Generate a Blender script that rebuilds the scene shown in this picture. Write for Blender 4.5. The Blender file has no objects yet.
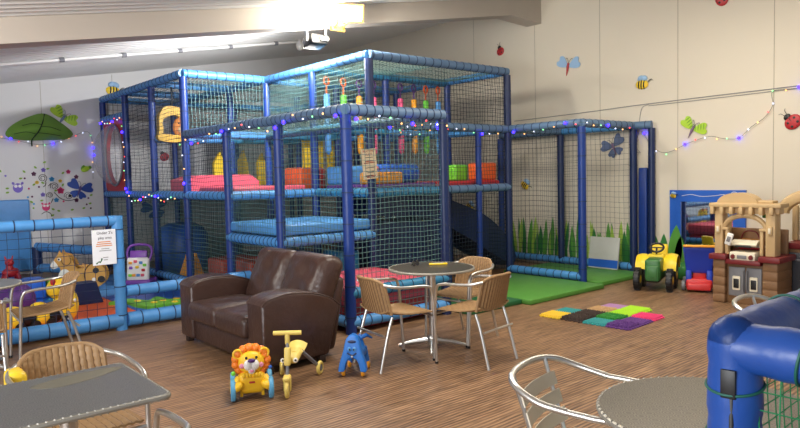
import bpy, bmesh, math, random
from mathutils import Vector, Matrix, Euler
random.seed(7)
PI = math.pi
SC = bpy.context.scene
COL = SC.collection
rad = math.radians

# ------------------------------------------------------------------ camera, world, lights, exposure
def R3(y, p, r):
    cy, sy, cp, sp, cr, sr = math.cos(y), math.sin(y), math.cos(p), math.sin(p), math.cos(r), math.sin(r)
    fwd = Vector((sy*cp, cy*cp, sp)); right = Vector((cy, -sy, 0)); up = right.cross(fwd)
    a = cr*right + sr*up; b = -sr*right + cr*up
    return Matrix(((a.x, b.x, -fwd.x), (a.y, b.y, -fwd.y), (a.z, b.z, -fwd.z)))
cam_d = bpy.data.cameras.new('camera'); cam = bpy.data.objects.new('camera', cam_d); COL.objects.link(cam)
cam.matrix_world = Matrix.Translation((0, 0, 1.55)) @ R3(.70410, -.05776, -.02345).to_4x4()
cam_d.sensor_width = 36; cam_d.lens = 666.4/800*36; cam_d.clip_start = .05
SC.camera = cam

w = bpy.data.worlds.new('world'); SC.world = w; w.use_nodes = True
w.node_tree.nodes['Background'].inputs[0].default_value = (.86, .92, 1, 1)
w.node_tree.nodes['Background'].inputs[1].default_value = .43

def area(name, loc, to, size, e, col=(1, 1, 1), sy=None, spread=PI):
    d = bpy.data.lights.new(name, 'AREA'); d.energy = e; d.color = col; d.size = size
    if sy: d.shape = 'RECTANGLE'; d.size_y = sy
    d.spread = spread
    o = bpy.data.objects.new(name, d); COL.objects.link(o); o.location = loc
    o.rotation_euler = (Vector(to)-Vector(loc)).to_track_quat('-Z', 'Y').to_euler(); return o
area('overhead_fill', (3.2, 3.6, 3.25), (3.2, 3.6, 0), 2.0, 80, (1, .93, .82), 1.2)  # added overhead fill for the room, kept out of view
area('overhead_fill', (6.6, 3.4, 3.8), (6.9, 3.6, 0), 2.0, 85, (1, .91, .76), 1.2)  # second added overhead fill, above the right part of the floor
area('daylight_fill', (-2.6, 1.5, 1.7), (4, 5, 1.0), 3.0, 200, (.93, .96, 1), 1.8)  # added daylight-coloured fill from the left; no window is built
area('overhead_fill', (-.6, 5.4, 2.62), (2.3, 8.8, 0), 1.2, 70, (1, .96, .9), .6)  # fill added past the left edge to brighten the toddler pen
def spot(name, loc, to, e, ang, col, r=.06, blend=.3):
    d = bpy.data.lights.new(name, 'SPOT'); d.energy = e; d.spot_size = rad(ang); d.spot_blend = blend
    d.shadow_soft_size = r; d.color = col
    o = bpy.data.objects.new(name, d); COL.objects.link(o); o.location = loc
    o.rotation_euler = (Vector(to)-Vector(loc)).to_track_quat('-Z', 'Y').to_euler(); return o
spot('floodlight_beam', (4.74, 7.42, 3.33), (3.7, 12.9, 1.5), 420, 100, (.95, .97, 1), .05, .7)
p2 = bpy.data.lights.new('floodlight_spill', 'POINT'); p2.energy = 75; p2.color = (1, .96, .88); p2.shadow_soft_size = .2
p2o = bpy.data.objects.new('floodlight_spill', p2); COL.objects.link(p2o); p2o.location = (4.85, 7.60, 3.16)
pl = bpy.data.lights.new('floodlight_glow', 'POINT'); pl.energy = 130; pl.color = (1, .93, .80); pl.shadow_soft_size = .12
plo = bpy.data.objects.new('floodlight_glow', pl); COL.objects.link(plo); plo.location = (4.80, 6.66, 3.50)
SC.view_settings.view_transform = 'Standard'; SC.view_settings.look = 'None'
SC.view_settings.exposure = 0.35; SC.view_settings.gamma = 1
SC.view_settings.use_curve_mapping = False

# ------------------------------------------------------------------ materials
def lin(c):
    return tuple(((v/255)/12.92 if v/255 < .04045 else ((v/255+.055)/1.055)**2.4) for v in c)
MATS = {}
def mat(name, c, rough=.5, metal=0, var=.10, vs=6, bump=.0, bs=40, emit=0, trans=0, coat=0, alpha=1):
    if name in MATS: return MATS[name]
    m = bpy.data.materials.new(name); m.use_nodes = True; nt = m.node_tree
    b = nt.nodes['Principled BSDF']; c = lin(c)
    b.inputs['Base Color'].default_value = (*c, 1); b.inputs['Roughness'].default_value = rough
    b.inputs['Metallic'].default_value = metal
    if trans: b.inputs['Transmission Weight'].default_value = trans
    if coat: b.inputs['Coat Weight'].default_value = coat
    if alpha < 1: b.inputs['Alpha'].default_value = alpha
    if emit:
        b.inputs['Emission Color'].default_value = (*c, 1); b.inputs['Emission Strength'].default_value = emit
    if var or bump:
        tc = nt.nodes.new('ShaderNodeTexCoord'); n = nt.nodes.new('ShaderNodeTexNoise')
        nt.links.new(tc.outputs['Object'], n.inputs['Vector'])
        n.inputs['Scale'].default_value = vs; n.inputs['Detail'].default_value = 4
    if var:
        mx = nt.nodes.new('ShaderNodeMixRGB'); mx.blend_type = 'MIX'
        mx.inputs[1].default_value = (*[v*(1-var) for v in c], 1); mx.inputs[2].default_value = (*[min(1, v*(1+var)) for v in c], 1)
        nt.links.new(n.outputs['Fac'], mx.inputs[0]); nt.links.new(mx.outputs[0], b.inputs['Base Color'])
    if bump:
        n2 = nt.nodes.new('ShaderNodeTexNoise'); n2.inputs['Scale'].default_value = bs; n2.inputs['Detail'].default_value = 5
        nt.links.new(tc.outputs['Object'], n2.inputs['Vector'])
        bp = nt.nodes.new('ShaderNodeBump'); bp.inputs['Strength'].default_value = bump; bp.inputs['Distance'].default_value = .01
        nt.links.new(n2.outputs['Fac'], bp.inputs['Height']); nt.links.new(bp.outputs[0], b.inputs['Normal'])
    MATS[name] = m; return m
def node(nt, t, **k):
    n = nt.nodes.new(t)
    for a, v in k.items(): setattr(n, a, v)
    return n

# floor: woven vinyl in brown with fine streaks along X
def floor_mat():
    m = mat('woven_vinyl', (118, 88, 66), .42, 0, 0); nt = m.node_tree; b = nt.nodes['Principled BSDF']
    tc = node(nt, 'ShaderNodeTexCoord')
    def streak(sx, sy, sc, det):
        mp = node(nt, 'ShaderNodeMapping'); mp.inputs['Scale'].default_value = (sx, sy, 1); nt.links.new(tc.outputs['Object'], mp.inputs[0])
        n = node(nt, 'ShaderNodeTexNoise'); n.inputs['Scale'].default_value = sc; n.inputs['Detail'].default_value = det
        nt.links.new(mp.outputs[0], n.inputs['Vector']); return n.outputs['Fac']
    a = streak(3.0, 46, 1.6, 2); c2 = streak(.5, 10, 1.0, 2); wob = streak(1.2, 3, 1.0, 2)
    sx = node(nt, 'ShaderNodeSeparateXYZ'); nt.links.new(tc.outputs['Object'], sx.inputs[0])
    def mth(op, x, y, z=None):
        n = node(nt, 'ShaderNodeMath', operation=op)
        for i, q in enumerate((x, y, z)):
            if q is None: continue
            if isinstance(q, (int, float)): n.inputs[i].default_value = q
            else: nt.links.new(q, n.inputs[i])
        return n.outputs[0]
    ph = mth('MULTIPLY_ADD', sx.outputs['Y'], 190, mth('MULTIPLY', wob, 9))
    ln = mth('MULTIPLY_ADD', mth('SINE', ph, 0), .10, .0)
    mixed = mth('ADD', mth('ADD', mth('MULTIPLY', a, .70), mth('MULTIPLY', c2, .30)), ln)
    cr = node(nt, 'ShaderNodeValToRGB'); e = cr.color_ramp.elements
    e[0].position = .34; e[0].color = (*lin((76, 53, 36)), 1); e[1].position = .66; e[1].color = (*lin((168, 132, 98)), 1)
    x = cr.color_ramp.elements.new(.5); x.color = (*lin((128, 97, 70)), 1)
    nt.links.new(mixed, cr.inputs[0]); nt.links.new(cr.outputs[0], b.inputs['Base Color'])
    bp = node(nt, 'ShaderNodeBump'); bp.inputs['Strength'].default_value = .25; bp.inputs['Distance'].default_value = .003
    nt.links.new(a, bp.inputs['Height']); nt.links.new(bp.outputs[0], b.inputs['Normal'])
    return m
M_FLOOR = floor_mat()
M_WALL = mat('cream_wall_paint', (214, 205, 188), .6, 0, .02, 1.5)
M_WALLG = mat('white_wall_paint', (216, 214, 212), .6, 0, .02, 1.5)
M_CEIL = mat('white_corrugated_sheet', (214, 212, 208), .45, .0, .02, 2)
M_BEAM = mat('beige_beam_paint', (188, 178, 166), .6, 0, .03, 2)
M_SEAM = mat('wall_seam', (168, 160, 145), .7, 0, 0)
M_WHITE = mat('white_plastic', (232, 230, 226), .4, 0, .02)
M_BLACK = mat('black_plastic', (22, 22, 24), .45, 0, .05)
M_POST = mat('royal_blue_vinyl', (17, 50, 122), .38, 0, .22, 9, .25, 18)
M_NAVY = mat('navy_vinyl', (17, 36, 80), .40, 0, .15, 7, .2, 15)
M_SKY = mat('light_blue_vinyl', (76, 142, 204), .42, 0, .2, 7, .2, 20)
M_SLATE = mat('shaded_dusty_blue_vinyl', (88, 116, 148), .48, 0, .16, 7, .2, 20)  # light blue vinyl with shade and dirt worked into its colour
M_TIE = mat('dark_lacing', (30, 48, 80), .7, 0, 0)
M_TEALV = mat('teal_blue_vinyl', (44, 120, 160), .42, 0, .14, 7, .2, 20)
M_NET = mat('green_grey_netting', (82, 116, 116), .8, 0, .15, 3)
M_NETD = mat('shaded_dark_blue_netting', (34, 48, 62), .8, 0, .15, 3)  # netting darkened in colour to stand in for shade inside the frame
M_NETG = mat('bright_green_netting', (40, 140, 90), .7, 0, .15, 3)
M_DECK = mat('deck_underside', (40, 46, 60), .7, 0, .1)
M_PINK = mat('pink_vinyl', (214, 84, 104), .42, 0, .1, 5, .15, 15)
M_RED = mat('red_vinyl', (178, 38, 44), .42, 0, .1, 5, .15, 15)
M_ORANGE = mat('orange_vinyl', (228, 98, 38), .42, 0, .1, 5, .15, 15)
M_AMBER = mat('amber_vinyl', (238, 160, 40), .42, 0, .1, 5, .15, 15)
M_YEL = mat('yellow_vinyl', (240, 202, 46), .42, 0, .1, 5, .15, 15)
M_LIME = mat('lime_vinyl', (120, 214, 60), .42, 0, .1, 5, .15, 15)
M_PURP = mat('purple_vinyl', (84, 46, 120), .42, 0, .1, 5, .15, 15)
M_BLUEV = mat('bright_blue_vinyl', (34, 92, 190), .40, 0, .12, 5, .15, 15)
M_GREENP = mat('green_mat_vinyl', (78, 138, 54), .5, 0, .10, 4, .1, 15)
M_GREEND = mat('dark_green_mat_vinyl', (30, 96, 54), .5, 0, .10, 4, .1, 15)
M_ALU = mat('brushed_aluminium', (205, 203, 198), .28, .9, .05, 12)
M_LEATH = mat('brown_leather', (62, 43, 37), .33, 0, .32, 8, .5, 26)
M_TAN = mat('tan_plastic', (196, 166, 120), .5, 0, .08, 6)
M_BROWN = mat('brown_plastic_brick', (128, 94, 62), .55, 0, .12, 9)
M_MAROON = mat('maroon_plastic', (112, 30, 34), .45, 0, .1)
M_GREYP = mat('grey_plastic', (122, 122, 126), .4, 0, .08)
M_CREAMP = mat('cream_plastic', (222, 214, 192), .4, 0, .05)

# ------------------------------------------------------------------ geometry collector
def frame_for(d):
    d = d.normalized(); a = Vector((0, 0, 1)) if abs(d.z) < .9 else Vector((1, 0, 0))
    u = d.cross(a).normalized(); return u, u.cross(d).normalized()
def cr_pts(pts, n=6, closed=False):
    P = [Vector(p) for p in pts]; out = []; N = len(P)
    for i in range(N if closed else N-1):
        p0 = P[(i-1) % N] if (closed or i > 0) else P[0]*2-P[1]
        p1 = P[i]; p2 = P[(i+1) % N]
        p3 = P[(i+2) % N] if (closed or i < N-2) else P[-1]*2-P[-2]
        for k in range(n):
            t = k/n
            out.append(.5*((2*p1)+(p2-p0)*t+(2*p0-5*p1+4*p2-p3)*t*t+(3*p1-p0-3*p2+p3)*t**3))
    if not closed: out.append(P[-1])
    return out
class G:
    def __init__(s): s.v = []; s.f = []; s.m = []
    def add(s, vs, fs, mi=0, M=None):
        o = len(s.v)
        s.v += [(M @ Vector(v)) if M else Vector(v) for v in vs]
        for f in fs: s.f.append([o+i for i in f]); s.m.append(mi)
        return s
    def box(s, c, d, mi=0, rot=None):
        x, y, z = d[0]/2, d[1]/2, d[2]/2
        vs = [(-x, -y, -z), (x, -y, -z), (x, y, -z), (-x, y, -z), (-x, -y, z), (x, -y, z), (x, y, z), (-x, y, z)]
        M = Matrix.Translation(c)
        if rot: M = M @ Euler(rot).to_matrix().to_4x4()
        return s.add(vs, [(0, 3, 2, 1), (4, 5, 6, 7), (0, 1, 5, 4), (1, 2, 6, 5), (2, 3, 7, 6), (3, 0, 4, 7)], mi, M)
    def b2(s, lo, hi, mi=0):
        return s.box([(a+b)/2 for a, b in zip(lo, hi)], [abs(b-a) for a, b in zip(lo, hi)], mi)
    def bm_in(s, bm, mi=0, M=None):
        bm.verts.index_update()
        s.add([v.co.copy() for v in bm.verts], [[v.index for v in f.verts] for f in bm.faces], mi, M); bm.free(); return s
    def rbox(s, c, d, r=.02, seg=3, mi=0, rot=None, sub=0, fn=None):
        bm = bmesh.new(); bmesh.ops.create_cube(bm, size=1)
        bmesh.ops.scale(bm, vec=d, verts=bm.verts)
        if sub: bmesh.ops.subdivide_edges(bm, edges=bm.edges[:], cuts=sub, use_grid_fill=True)
        es = [e for e in bm.edges if e.calc_face_angle(0) > .5]
        bmesh.ops.bevel(bm, geom=es, offset=r, segments=seg, profile=.5, affect='EDGES')
        if fn:
            for v in bm.verts: v.co = fn(v.co)
        M = Matrix.Translation(c)
        if rot: M = M @ Euler(rot).to_matrix().to_4x4()
        return s.bm_in(bm, mi, M)
    def pillow(s, c, d, r, cuts=15, mi=0, fn=None, M=None):
        bm = bmesh.new(); bmesh.ops.create_cube(bm, size=2); bmesh.ops.subdivide_edges(bm, edges=bm.edges[:], cuts=cuts, use_grid_fill=True)
        for v in bm.verts:
            q = Vector([math.copysign(abs(a)**.8, a)*b/2 for a, b in zip(v.co, d)])
            i = Vector([max(-b/2+r, min(b/2-r, a)) for a, b in zip(q, d)]); e = q-i
            q = i+e.normalized()*r if e.length > 1e-9 else q
            v.co = fn(q) if fn else q
        return s.bm_in(bm, mi, (M or Matrix.Identity(4)) @ Matrix.Translation(c))
    def tube(s, pts, r, n=10, closed=False, mi=0, caps=True, flat=1.0):
        P = [Vector(p) for p in pts]; N = len(P); vs = []; fs = []; pu = None
        for i in range(N):
            if closed: d = P[(i+1) % N]-P[i-1]
            else: d = P[min(i+1, N-1)]-P[max(i-1, 0)]
            if d.length < 1e-9: d = Vector((0, 0, 1))
            d.normalize()
            if pu is None: u, v = frame_for(d)
            else:
                u = pu-d*pu.dot(d)
                u = u.normalized() if u.length > 1e-6 else frame_for(d)[0]
                v = u.cross(d).normalized()
            pu = u; rr = r[i] if isinstance(r, (list, tuple)) else r
            for k in range(n):
                a = 2*PI*k/n; vs.append(P[i]+u*(rr*math.cos(a))+v*(rr*flat*math.sin(a)))
        for i in range(N if closed else N-1):
            j = (i+1) % N
            for k in range(n):
                k2 = (k+1) % n; fs.append((i*n+k, j*n+k, j*n+k2, i*n+k2))
        if caps and not closed:
            fs.append(tuple(range(n))); fs.append(tuple((N-1)*n+k for k in reversed(range(n))))
        return s.add(vs, fs, mi)
    def lathe(s, prof, c=(0, 0, 0), n=20, mi=0, rot=None, M=None):
        vs = []; fs = []; N = len(prof)
        for r, z in prof:
            for k in range(n):
                a = 2*PI*k/n; vs.append((r*math.cos(a), r*math.sin(a), z))
        for i in range(N-1):
            for k in range(n):
                k2 = (k+1) % n; fs.append((i*n+k, i*n+k2, (i+1)*n+k2, (i+1)*n+k))
        if prof[0][0] > 1e-6: fs.append(tuple(reversed(range(n))))
        if prof[-1][0] > 1e-6: fs.append(tuple((N-1)*n+k for k in range(n)))
        T = Matrix.Translation(c)
        if rot: T = T @ Euler(rot).to_matrix().to_4x4()
        return s.add(vs, fs, mi, T)
    def prism(s, poly, t, mi=0, M=None):
        # polygon in XY, extruded 0..t along Z; M places it
        n = len(poly); vs = [(p[0], p[1], 0) for p in poly]+[(p[0], p[1], t) for p in poly]
        fs = [tuple(reversed(range(n))), tuple(range(n, 2*n))]+[(i, (i+1) % n, n+(i+1) % n, n+i) for i in range(n)]
        return s.add(vs, fs, mi, M)
    def ell(s, c, r, mi=0, rot=None, seg=16, ring=10):
        bm = bmesh.new(); bmesh.ops.create_uvsphere(bm, u_segments=seg, v_segments=ring, radius=1)
        M = Matrix.Translation(c)
        if rot: M = M @ Euler(rot).to_matrix().to_4x4()
        if not isinstance(r, (tuple, list)): r = (r, r, r)
        return s.bm_in(bm, mi, M @ Matrix.Diagonal((*r, 1)))
    def torus(s, c, R, r, mi=0, rot=None, n=24, k=8):
        T = Matrix.Translation(c)
        if rot: T = T @ Euler(rot).to_matrix().to_4x4()
        return s.tube([T @ Vector((R*math.cos(2*PI*i/n), R*math.sin(2*PI*i/n), 0)) for i in range(n)], r, k, True, mi)
    def sheet(s, fn, nu, nv, t=.0, mi=0):
        # surface fn(u,v) -> Vector, with thickness t along its normal
        P = [[Vector(fn(i/nu, j/nv)) for j in range(nv+1)] for i in range(nu+1)]
        vs = []; W = nv+1
        for i in range(nu+1):
            for j in range(nv+1):
                vs.append(P[i][j])
        if t:
            for i in range(nu+1):
                for j in range(nv+1):
                    du = P[min(i+1, nu)][j]-P[max(i-1, 0)][j]; dv = P[i][min(j+1, nv)]-P[i][max(j-1, 0)]
                    nn = du.cross(dv); nn = nn.normalized() if nn.length > 1e-12 else Vector((0, 0, 1))
                    vs.append(P[i][j]-nn*t)
        fs = []; O = (nu+1)*W
        for i in range(nu):
            for j in range(nv):
                a, b, c, d = i*W+j, (i+1)*W+j, (i+1)*W+j+1, i*W+j+1
                fs.append((a, b, c, d))
                if t: fs.append((O+d, O+c, O+b, O+a))
        if t:
            for i in range(nu):
                for j in (0, nv):
                    a, b = i*W+j, (i+1)*W+j; fs.append((a, O+a, O+b, b) if j == 0 else (b, O+b, O+a, a))
            for j in range(nv):
                for i in (0, nu):
                    a, b = i*W+j, i*W+j+1; fs.append((b, O+b, O+a, a) if i == 0 else (a, O+a, O+b, b))
        if callable(mi):
            k0 = len(s.m); s.add(vs, fs, 0); q = 0
            for i in range(nu):
                for j in range(nv):
                    for _ in range(2 if t else 1): s.m[k0+q] = mi(i, j); q += 1
            return s
        return s.add(vs, fs, mi)
def obj(name, g, mats, parent=None, smooth=True, world=False, label=None, kind=None, ang=40):
    me = bpy.data.meshes.new(name)
    off = Vector((0, 0, 0))
    if world and parent is not None:
        p = parent
        while p is not None: off += p.location; p = p.parent
    me.from_pydata([tuple(v-off) for v in g.v], [], g.f)
    if not isinstance(mats, (list, tuple)): mats = [mats]
    for m in mats: me.materials.append(m)
    if len(mats) > 1: me.polygons.foreach_set('material_index', [min(i, len(mats)-1) for i in g.m])
    bm = bmesh.new(); bm.from_mesh(me); bmesh.ops.recalc_face_normals(bm, faces=bm.faces)
    if smooth:
        for f in bm.faces: f.smooth = True
        for e in bm.edges:
            if e.calc_face_angle(0) > rad(ang): e.smooth = False
    bm.to_mesh(me); bm.free(); me.update()
    o = bpy.data.objects.new(name, me); COL.objects.link(o)
    if parent is not None: o.parent = parent
    if label: o['label'] = label
    if kind: o['kind'] = kind
    return o
def thing(name, label, cat, loc=(0, 0, 0), rot=(0, 0, 0), group=None):
    o = bpy.data.objects.new(name, None); COL.objects.link(o); o.empty_display_size = .1
    o.location = loc; o.rotation_euler = rot if isinstance(rot, (tuple, list)) else (0, 0, rot)
    o['label'] = label; o['category'] = cat
    if group: o['group'] = group
    return o
def solo(name, g, mats, label, cat, loc=None, rot=0, group=None, **k):
    # one-mesh thing; if loc is given, geometry is local to it
    o = obj(name, g, mats, None, **k)
    if loc is not None: o.location = loc
    o.rotation_euler = rot if isinstance(rot, (tuple, list)) else (0, 0, rot)
    o['label'] = label; o['category'] = cat
    if group: o['group'] = group
    return o
def wsolo(name, g, mats, label, cat, group=None, **k):
    # one-mesh thing given in world coordinates: origin moved to its base centre
    xs = [v.x for v in g.v]; ys = [v.y for v in g.v]; zs = [v.z for v in g.v]
    c = Vector(((min(xs)+max(xs))/2, (min(ys)+max(ys))/2, min(zs)))
    g.v = [v-c for v in g.v]
    return solo(name, g, mats, label, cat, c, 0, group, **k)
def dup(root, loc, rot, label, group=None):
    r = root.copy(); COL.objects.link(r); r.location = loc; r.rotation_euler = rot if isinstance(rot, (tuple, list)) else (0, 0, rot)
    r['label'] = label
    if group: r['group'] = group
    for ch in list(root.children):
        c = ch.copy(); COL.objects.link(c); c.parent = r
        for gch in ch.children:
            d = gch.copy(); COL.objects.link(d); d.parent = c
    return r
def struct(name, g, m, smooth=False, parent=None):
    o = obj(name, g, m, parent, smooth)
    o['kind'] = 'structure'; return o
def text(name, s, size, m, parent, loc, rot=(0, 0, 0), ext=.001, align='CENTER'):
    cu = bpy.data.curves.new(name, 'FONT'); cu.body = s; cu.size = size; cu.extrude = ext; cu.align_x = align; cu.align_y = 'CENTER'
    o = bpy.data.objects.new(name, cu); COL.objects.link(o); bpy.context.view_layer.update()
    me = bpy.data.meshes.new_from_object(o.evaluated_get(bpy.context.evaluated_depsgraph_get()))
    bpy.data.objects.remove(o); me.materials.clear(); me.materials.append(m)
    t = bpy.data.objects.new(name, me); COL.objects.link(t); t.parent = parent; t.location = loc; t.rotation_euler = rot
    return t

# ------------------------------------------------------------------ room shell
XW, YW = 9.15, 12.95
def cz(x): return 3.24+.175*(x-2.22)
struct('floor', G().b2((-3.5, -3, -.1), (XW+.15, YW+.15, 0)), M_FLOOR)
g = G(); XL = -3.5
g.add([(XL, YW, 0), (XW, YW, 0), (XW, YW, cz(XW)), (XL, YW, cz(XL)), (XL, YW+.15, 0), (XW, YW+.15, 0), (XW, YW+.15, cz(XW)), (XL, YW+.15, cz(XL))],
      [(0, 1, 2, 3), (5, 4, 7, 6), (0, 3, 7, 4), (1, 5, 6, 2), (3, 2, 6, 7), (0, 4, 5, 1)])
struct('wall_left', g, M_WALLG)
g = G().b2((XW, -3, 0), (XW+.15, YW+.15, cz(XW)+.05))
struct('wall_right', g, M_WALL)
g = G()
for y in (8.56, 7.16, 5.91, 4.66, 3.40, 2.2): g.b2((XW-.003, y-.004, 0), (XW, y+.004, cz(XW)), 0)
struct('trim_1', g, M_SEAM)
g = G()
for x in (4.06, 2.85, 1.6): g.b2((x-.004, YW-.003, 0), (x+.004, YW, cz(x)-.02), 0)
struct('trim_2', g, M_SEAM)
# corrugated ceiling: ribs run down the slope along X
prof = []; y = -3.0; pitch = .17
while y < YW+.1:
    prof += [(y, 0), (y+.07, 0), (y+.095, -.03), (y+.145, -.03)]; y += pitch
vs = []; fs = []
for x in (XL, XW+.1):
    for yy, dz in prof: vs.append((x, yy, cz(x)+.03+dz))
    for yy, dz in prof: vs.append((x, yy, cz(x)+.12))
n = len(prof)
for i in range(n-1):
    fs.append((i, i+1, 2*n+i+1, 2*n+i)); fs.append((n+i, 3*n+i, 3*n+i+1, n+i+1))
struct('ceiling', G().add(vs, fs), M_CEIL)
# sloping boxed beam with a knee at the right wall
def bz(x): return 2.618+.1716*x
Mx = lambda y: Matrix(((1, 0, 0, 0), (0, 0, -1, y), (0, 1, 0, 0), (0, 0, 0, 1)))     # XY polygon -> XZ plane, thickness towards -Y
poly = [(XL, bz(XL)), (8.38, bz(8.38)), (8.95, 4.03), (XW, 4.02), (XW, cz(XW)+.06), (XL, cz(XL)+.06)]
struct('trim_3', G().prism(poly, .30, 0, Mx(7.32)), M_BEAM)
# trunking pipe along the ceiling with joints
g = G(); p0 = Vector((-3, 10.15, cz(-3)-.03)); p1 = Vector((6.35, 10.15, cz(6.35)-.03)); g.tube([p0, p1], .022, 8)
for k in range(11):
    q = p0.lerp(p1, (k+.5)/11); g.tube([q-Vector((.03, 0, .005)), q+Vector((.03, 0, .005))], .034, 8, mi=1)
t = thing('ceiling_conduit', 'white conduit pipe running along the corrugated ceiling', 'conduit', p1)
obj('pipe', g, [M_WHITE, M_GREYP], t, world=True)
g = G().ell((6.40, 10.15, cz(6.4)-.10), (.07, .07, .09)); g.tube([(6.40, 10.15, cz(6.4)), (6.40, 10.15, cz(6.4)-.05)], .035)
obj('lamp_cap', g, M_WHITE, t, world=True, label='round white lamp cap at pipe end')

# ------------------------------------------------------------------ flood lights
M_GLOW = mat('lamp_glass', (255, 246, 225), .3, 0, 0, emit=14)
M_BRZ = mat('bronze_bracket', (168, 128, 60), .4, .3, .1)
t = thing('floodlight', 'lit floodlight with square glass fixed to the face of the sloping beam', 'floodlight', (5.0, 7.0, 3.5))
g = G(); T = Matrix.Translation((5.08, 6.86, 3.60)) @ Euler((rad(118), 0, rad(-28))).to_matrix().to_4x4()
def TB(lo, hi, mi=0):
    h = G().b2(lo, hi, mi); g.add(h.v, h.f, mi, T)
TB((-.17, -.11, -.035), (.17, .11, -.015)); TB((-.17, -.11, -.015), (-.15, .11, .02)); TB((.15, -.11, -.015), (.17, .11, .02))
TB((-.15, -.11, -.015), (.15, -.09, .02)); TB((-.15, .09, -.015), (.15, .11, .02))
obj('housing', g, M_BRZ, t, False, world=True)
g2 = G(); h = G().b2((-.15, -.09, -.012), (.15, .09, .006)); g2.add(h.v, h.f, 0, T); obj('lamp_glass', g2, M_GLOW, t, False, world=True)
g = G().tube([(4.92, 6.99, 3.42), (4.90, 6.86, 3.48), (5.0, 6.86, 3.60)], .014, 6); g.tube([(5.05, 6.99, 3.42), (5.02, 6.86, 3.47), (4.95, 6.88, 3.58)], .014, 6); g.b2((4.88, 6.975, 3.39), (5.08, 7.02, 3.45))
obj('bracket', g, M_BRZ, t, world=True)
t = thing('spotlight', 'black boxy spotlight hanging under the sloping beam', 'spotlight', (4.74, 7.15, 3.30))
g = G().rbox((4.74, 7.16, 3.26), (.24, .22, .13), .02, 2, 0, (rad(-12), 0, 0)); obj('housing', g, M_BLACK, t, world=True)
g = G().rbox((4.74, 7.278, 3.235), (.20, .012, .10), .005, 2, 0, (rad(-12), 0, 0)); obj('lamp_glass', g, M_GLOW, t, world=True)
for x_, z_ in ((4.60, 3.42), (4.88, 3.46)): obj('bracket', G().tube([(x_, 7.12, 3.25), (x_, 7.12, z_)], .012, 6), M_WHITE, t, world=True)
g = G().rbox((4.80, 7.035, 3.285), (.12, .03, .05), .008, 2); obj('control_box', g, M_WHITE, t, world=True)

# ------------------------------------------------------------------ soft play frame
XS = [3.82, 5.13, 6.43, 7.73, 9.03]; YS = [5.28, 6.57, 7.84, 9.13, 10.35, 11.57, 12.78]
ZD, ZC, ZT = 1.36, 2.20, 3.05
PF = thing('play_frame', 'large two level blue soft play climbing frame enclosed in netting', 'play frame', (3.82, 5.28, 0))
def sleeve(g, a, b, r, step, n=12, tie=.0035):
    a, b = Vector(a), Vector(b); L = (b-a).length; d = (b-a)/L
    g.tube([a, b], r, n); k = max(1, int(L/step)); off = random.uniform(.2, .8)
    for i in range(k):
        q = a+d*((i+off)*L/k); g.tube([q-d*.005, q+d*.005], r+tie, n, mi=1)
def post(x, y, z0, z1, m=M_POST, r=.055):
    g = G(); sleeve(g, (x, y, z0), (x, y, z1), r, .30); obj('post', g, [m, M_TIE], PF, world=True)
def beam(a, b, m=M_SKY, r=.058, step=.14):
    g = G(); sleeve(g, a, b, r, step); obj('padded_beam', g, [m, M_TIE], PF, world=True)
def net(o, u, v, cell=.056, r=.0029, bulge=.025, m=M_NET, parent=None, jit=.006, name='net_panel'):
    o, u, v = Vector(o), Vector(u), Vector(v); U, V = u.length, v.length; nn = u.cross(v).normalized()
    sg = random.choice((-1, 1))*bulge; g = G(); nu, nv = max(2, round(U/cell)), max(2, round(V/cell)); ph = random.random()*6
    def pt(a, b):
        s = sg*math.sin(PI*a)*math.sin(PI*b)+jit*math.sin(9*a+7*b+ph)
        e = min(1, 6*min(a, 1-a, b, 1-b))
        return o+u*(a+e*jit/U*math.sin(11*b+5*a+ph))+v*(b+e*jit/V*1.3*math.sin(8*a-6*b+ph))+nn*s
    su, sv = max(3, int(U/.16)), max(3, int(V/.16))
    for i in range(nu+1): g.tube([pt(i/nu, k/sv) for k in range(sv+1)], r, 3, caps=False)
    for j in range(nv+1): g.tube([pt(k/su, j/nv) for k in range(su+1)], r, 3, caps=False)
    return obj(name, g, m, parent or PF, False, world=True)
def P3(i, j, z): return Vector((XS[i], YS[j], z))
# posts: tall ones carry the upper level
tall = [(0, 3), (0, 4), (0, 5), (0, 6), (1, 1), (1, 2), (1, 3), (2, 2), (3, 1), (3, 2), (3, 3), (2, 3), (1, 4), (1, 6), (2, 6), (3, 6), (2, 4), (3, 4)]
short = [(0, 0), (0, 1), (0, 2), (1, 0), (3, 0), (4, 1), (4, 2)]
for i, j in tall: post(XS[i], YS[j], 0, ZT-.05, M_NAVY if (i, j) in ((1, 1), (3, 1)) else M_POST)
for i, j in short: post(XS[i], YS[j], 0, ZC-.05, M_NAVY if (i, j) in ((1, 0), (4, 1)) else M_POST)
post(XS[4], YS[0], 0, ZC-.05, M_NAVY); post(9.085, 5.02, 0, ZC-.05, M_NAVY, .05); beam((XS[4], YS[0], ZC), (9.085, 5.02, ZC), M_SLATE)
post(7.08, YS[1], 0, ZC-.05, M_POST, .045); post(XS[2], YS[1], 0, ZD-.05, M_NAVY)
def bm_(i, j, k, l, z, m=M_SKY, step=.14): beam(P3(i, j, z), P3(k, l, z), m, .058, step)
# canopy beams
bm_(0, 0, 0, 1, ZC, M_SLATE, .1); bm_(0, 1, 0, 2, ZC, M_SLATE, .1); bm_(0, 2, 0, 3, ZC, M_SLATE, .1); bm_(0, 0, 1, 0, ZC, M_SLATE, .1)
bm_(1, 0, 1, 1, ZC, M_SLATE); 
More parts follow.
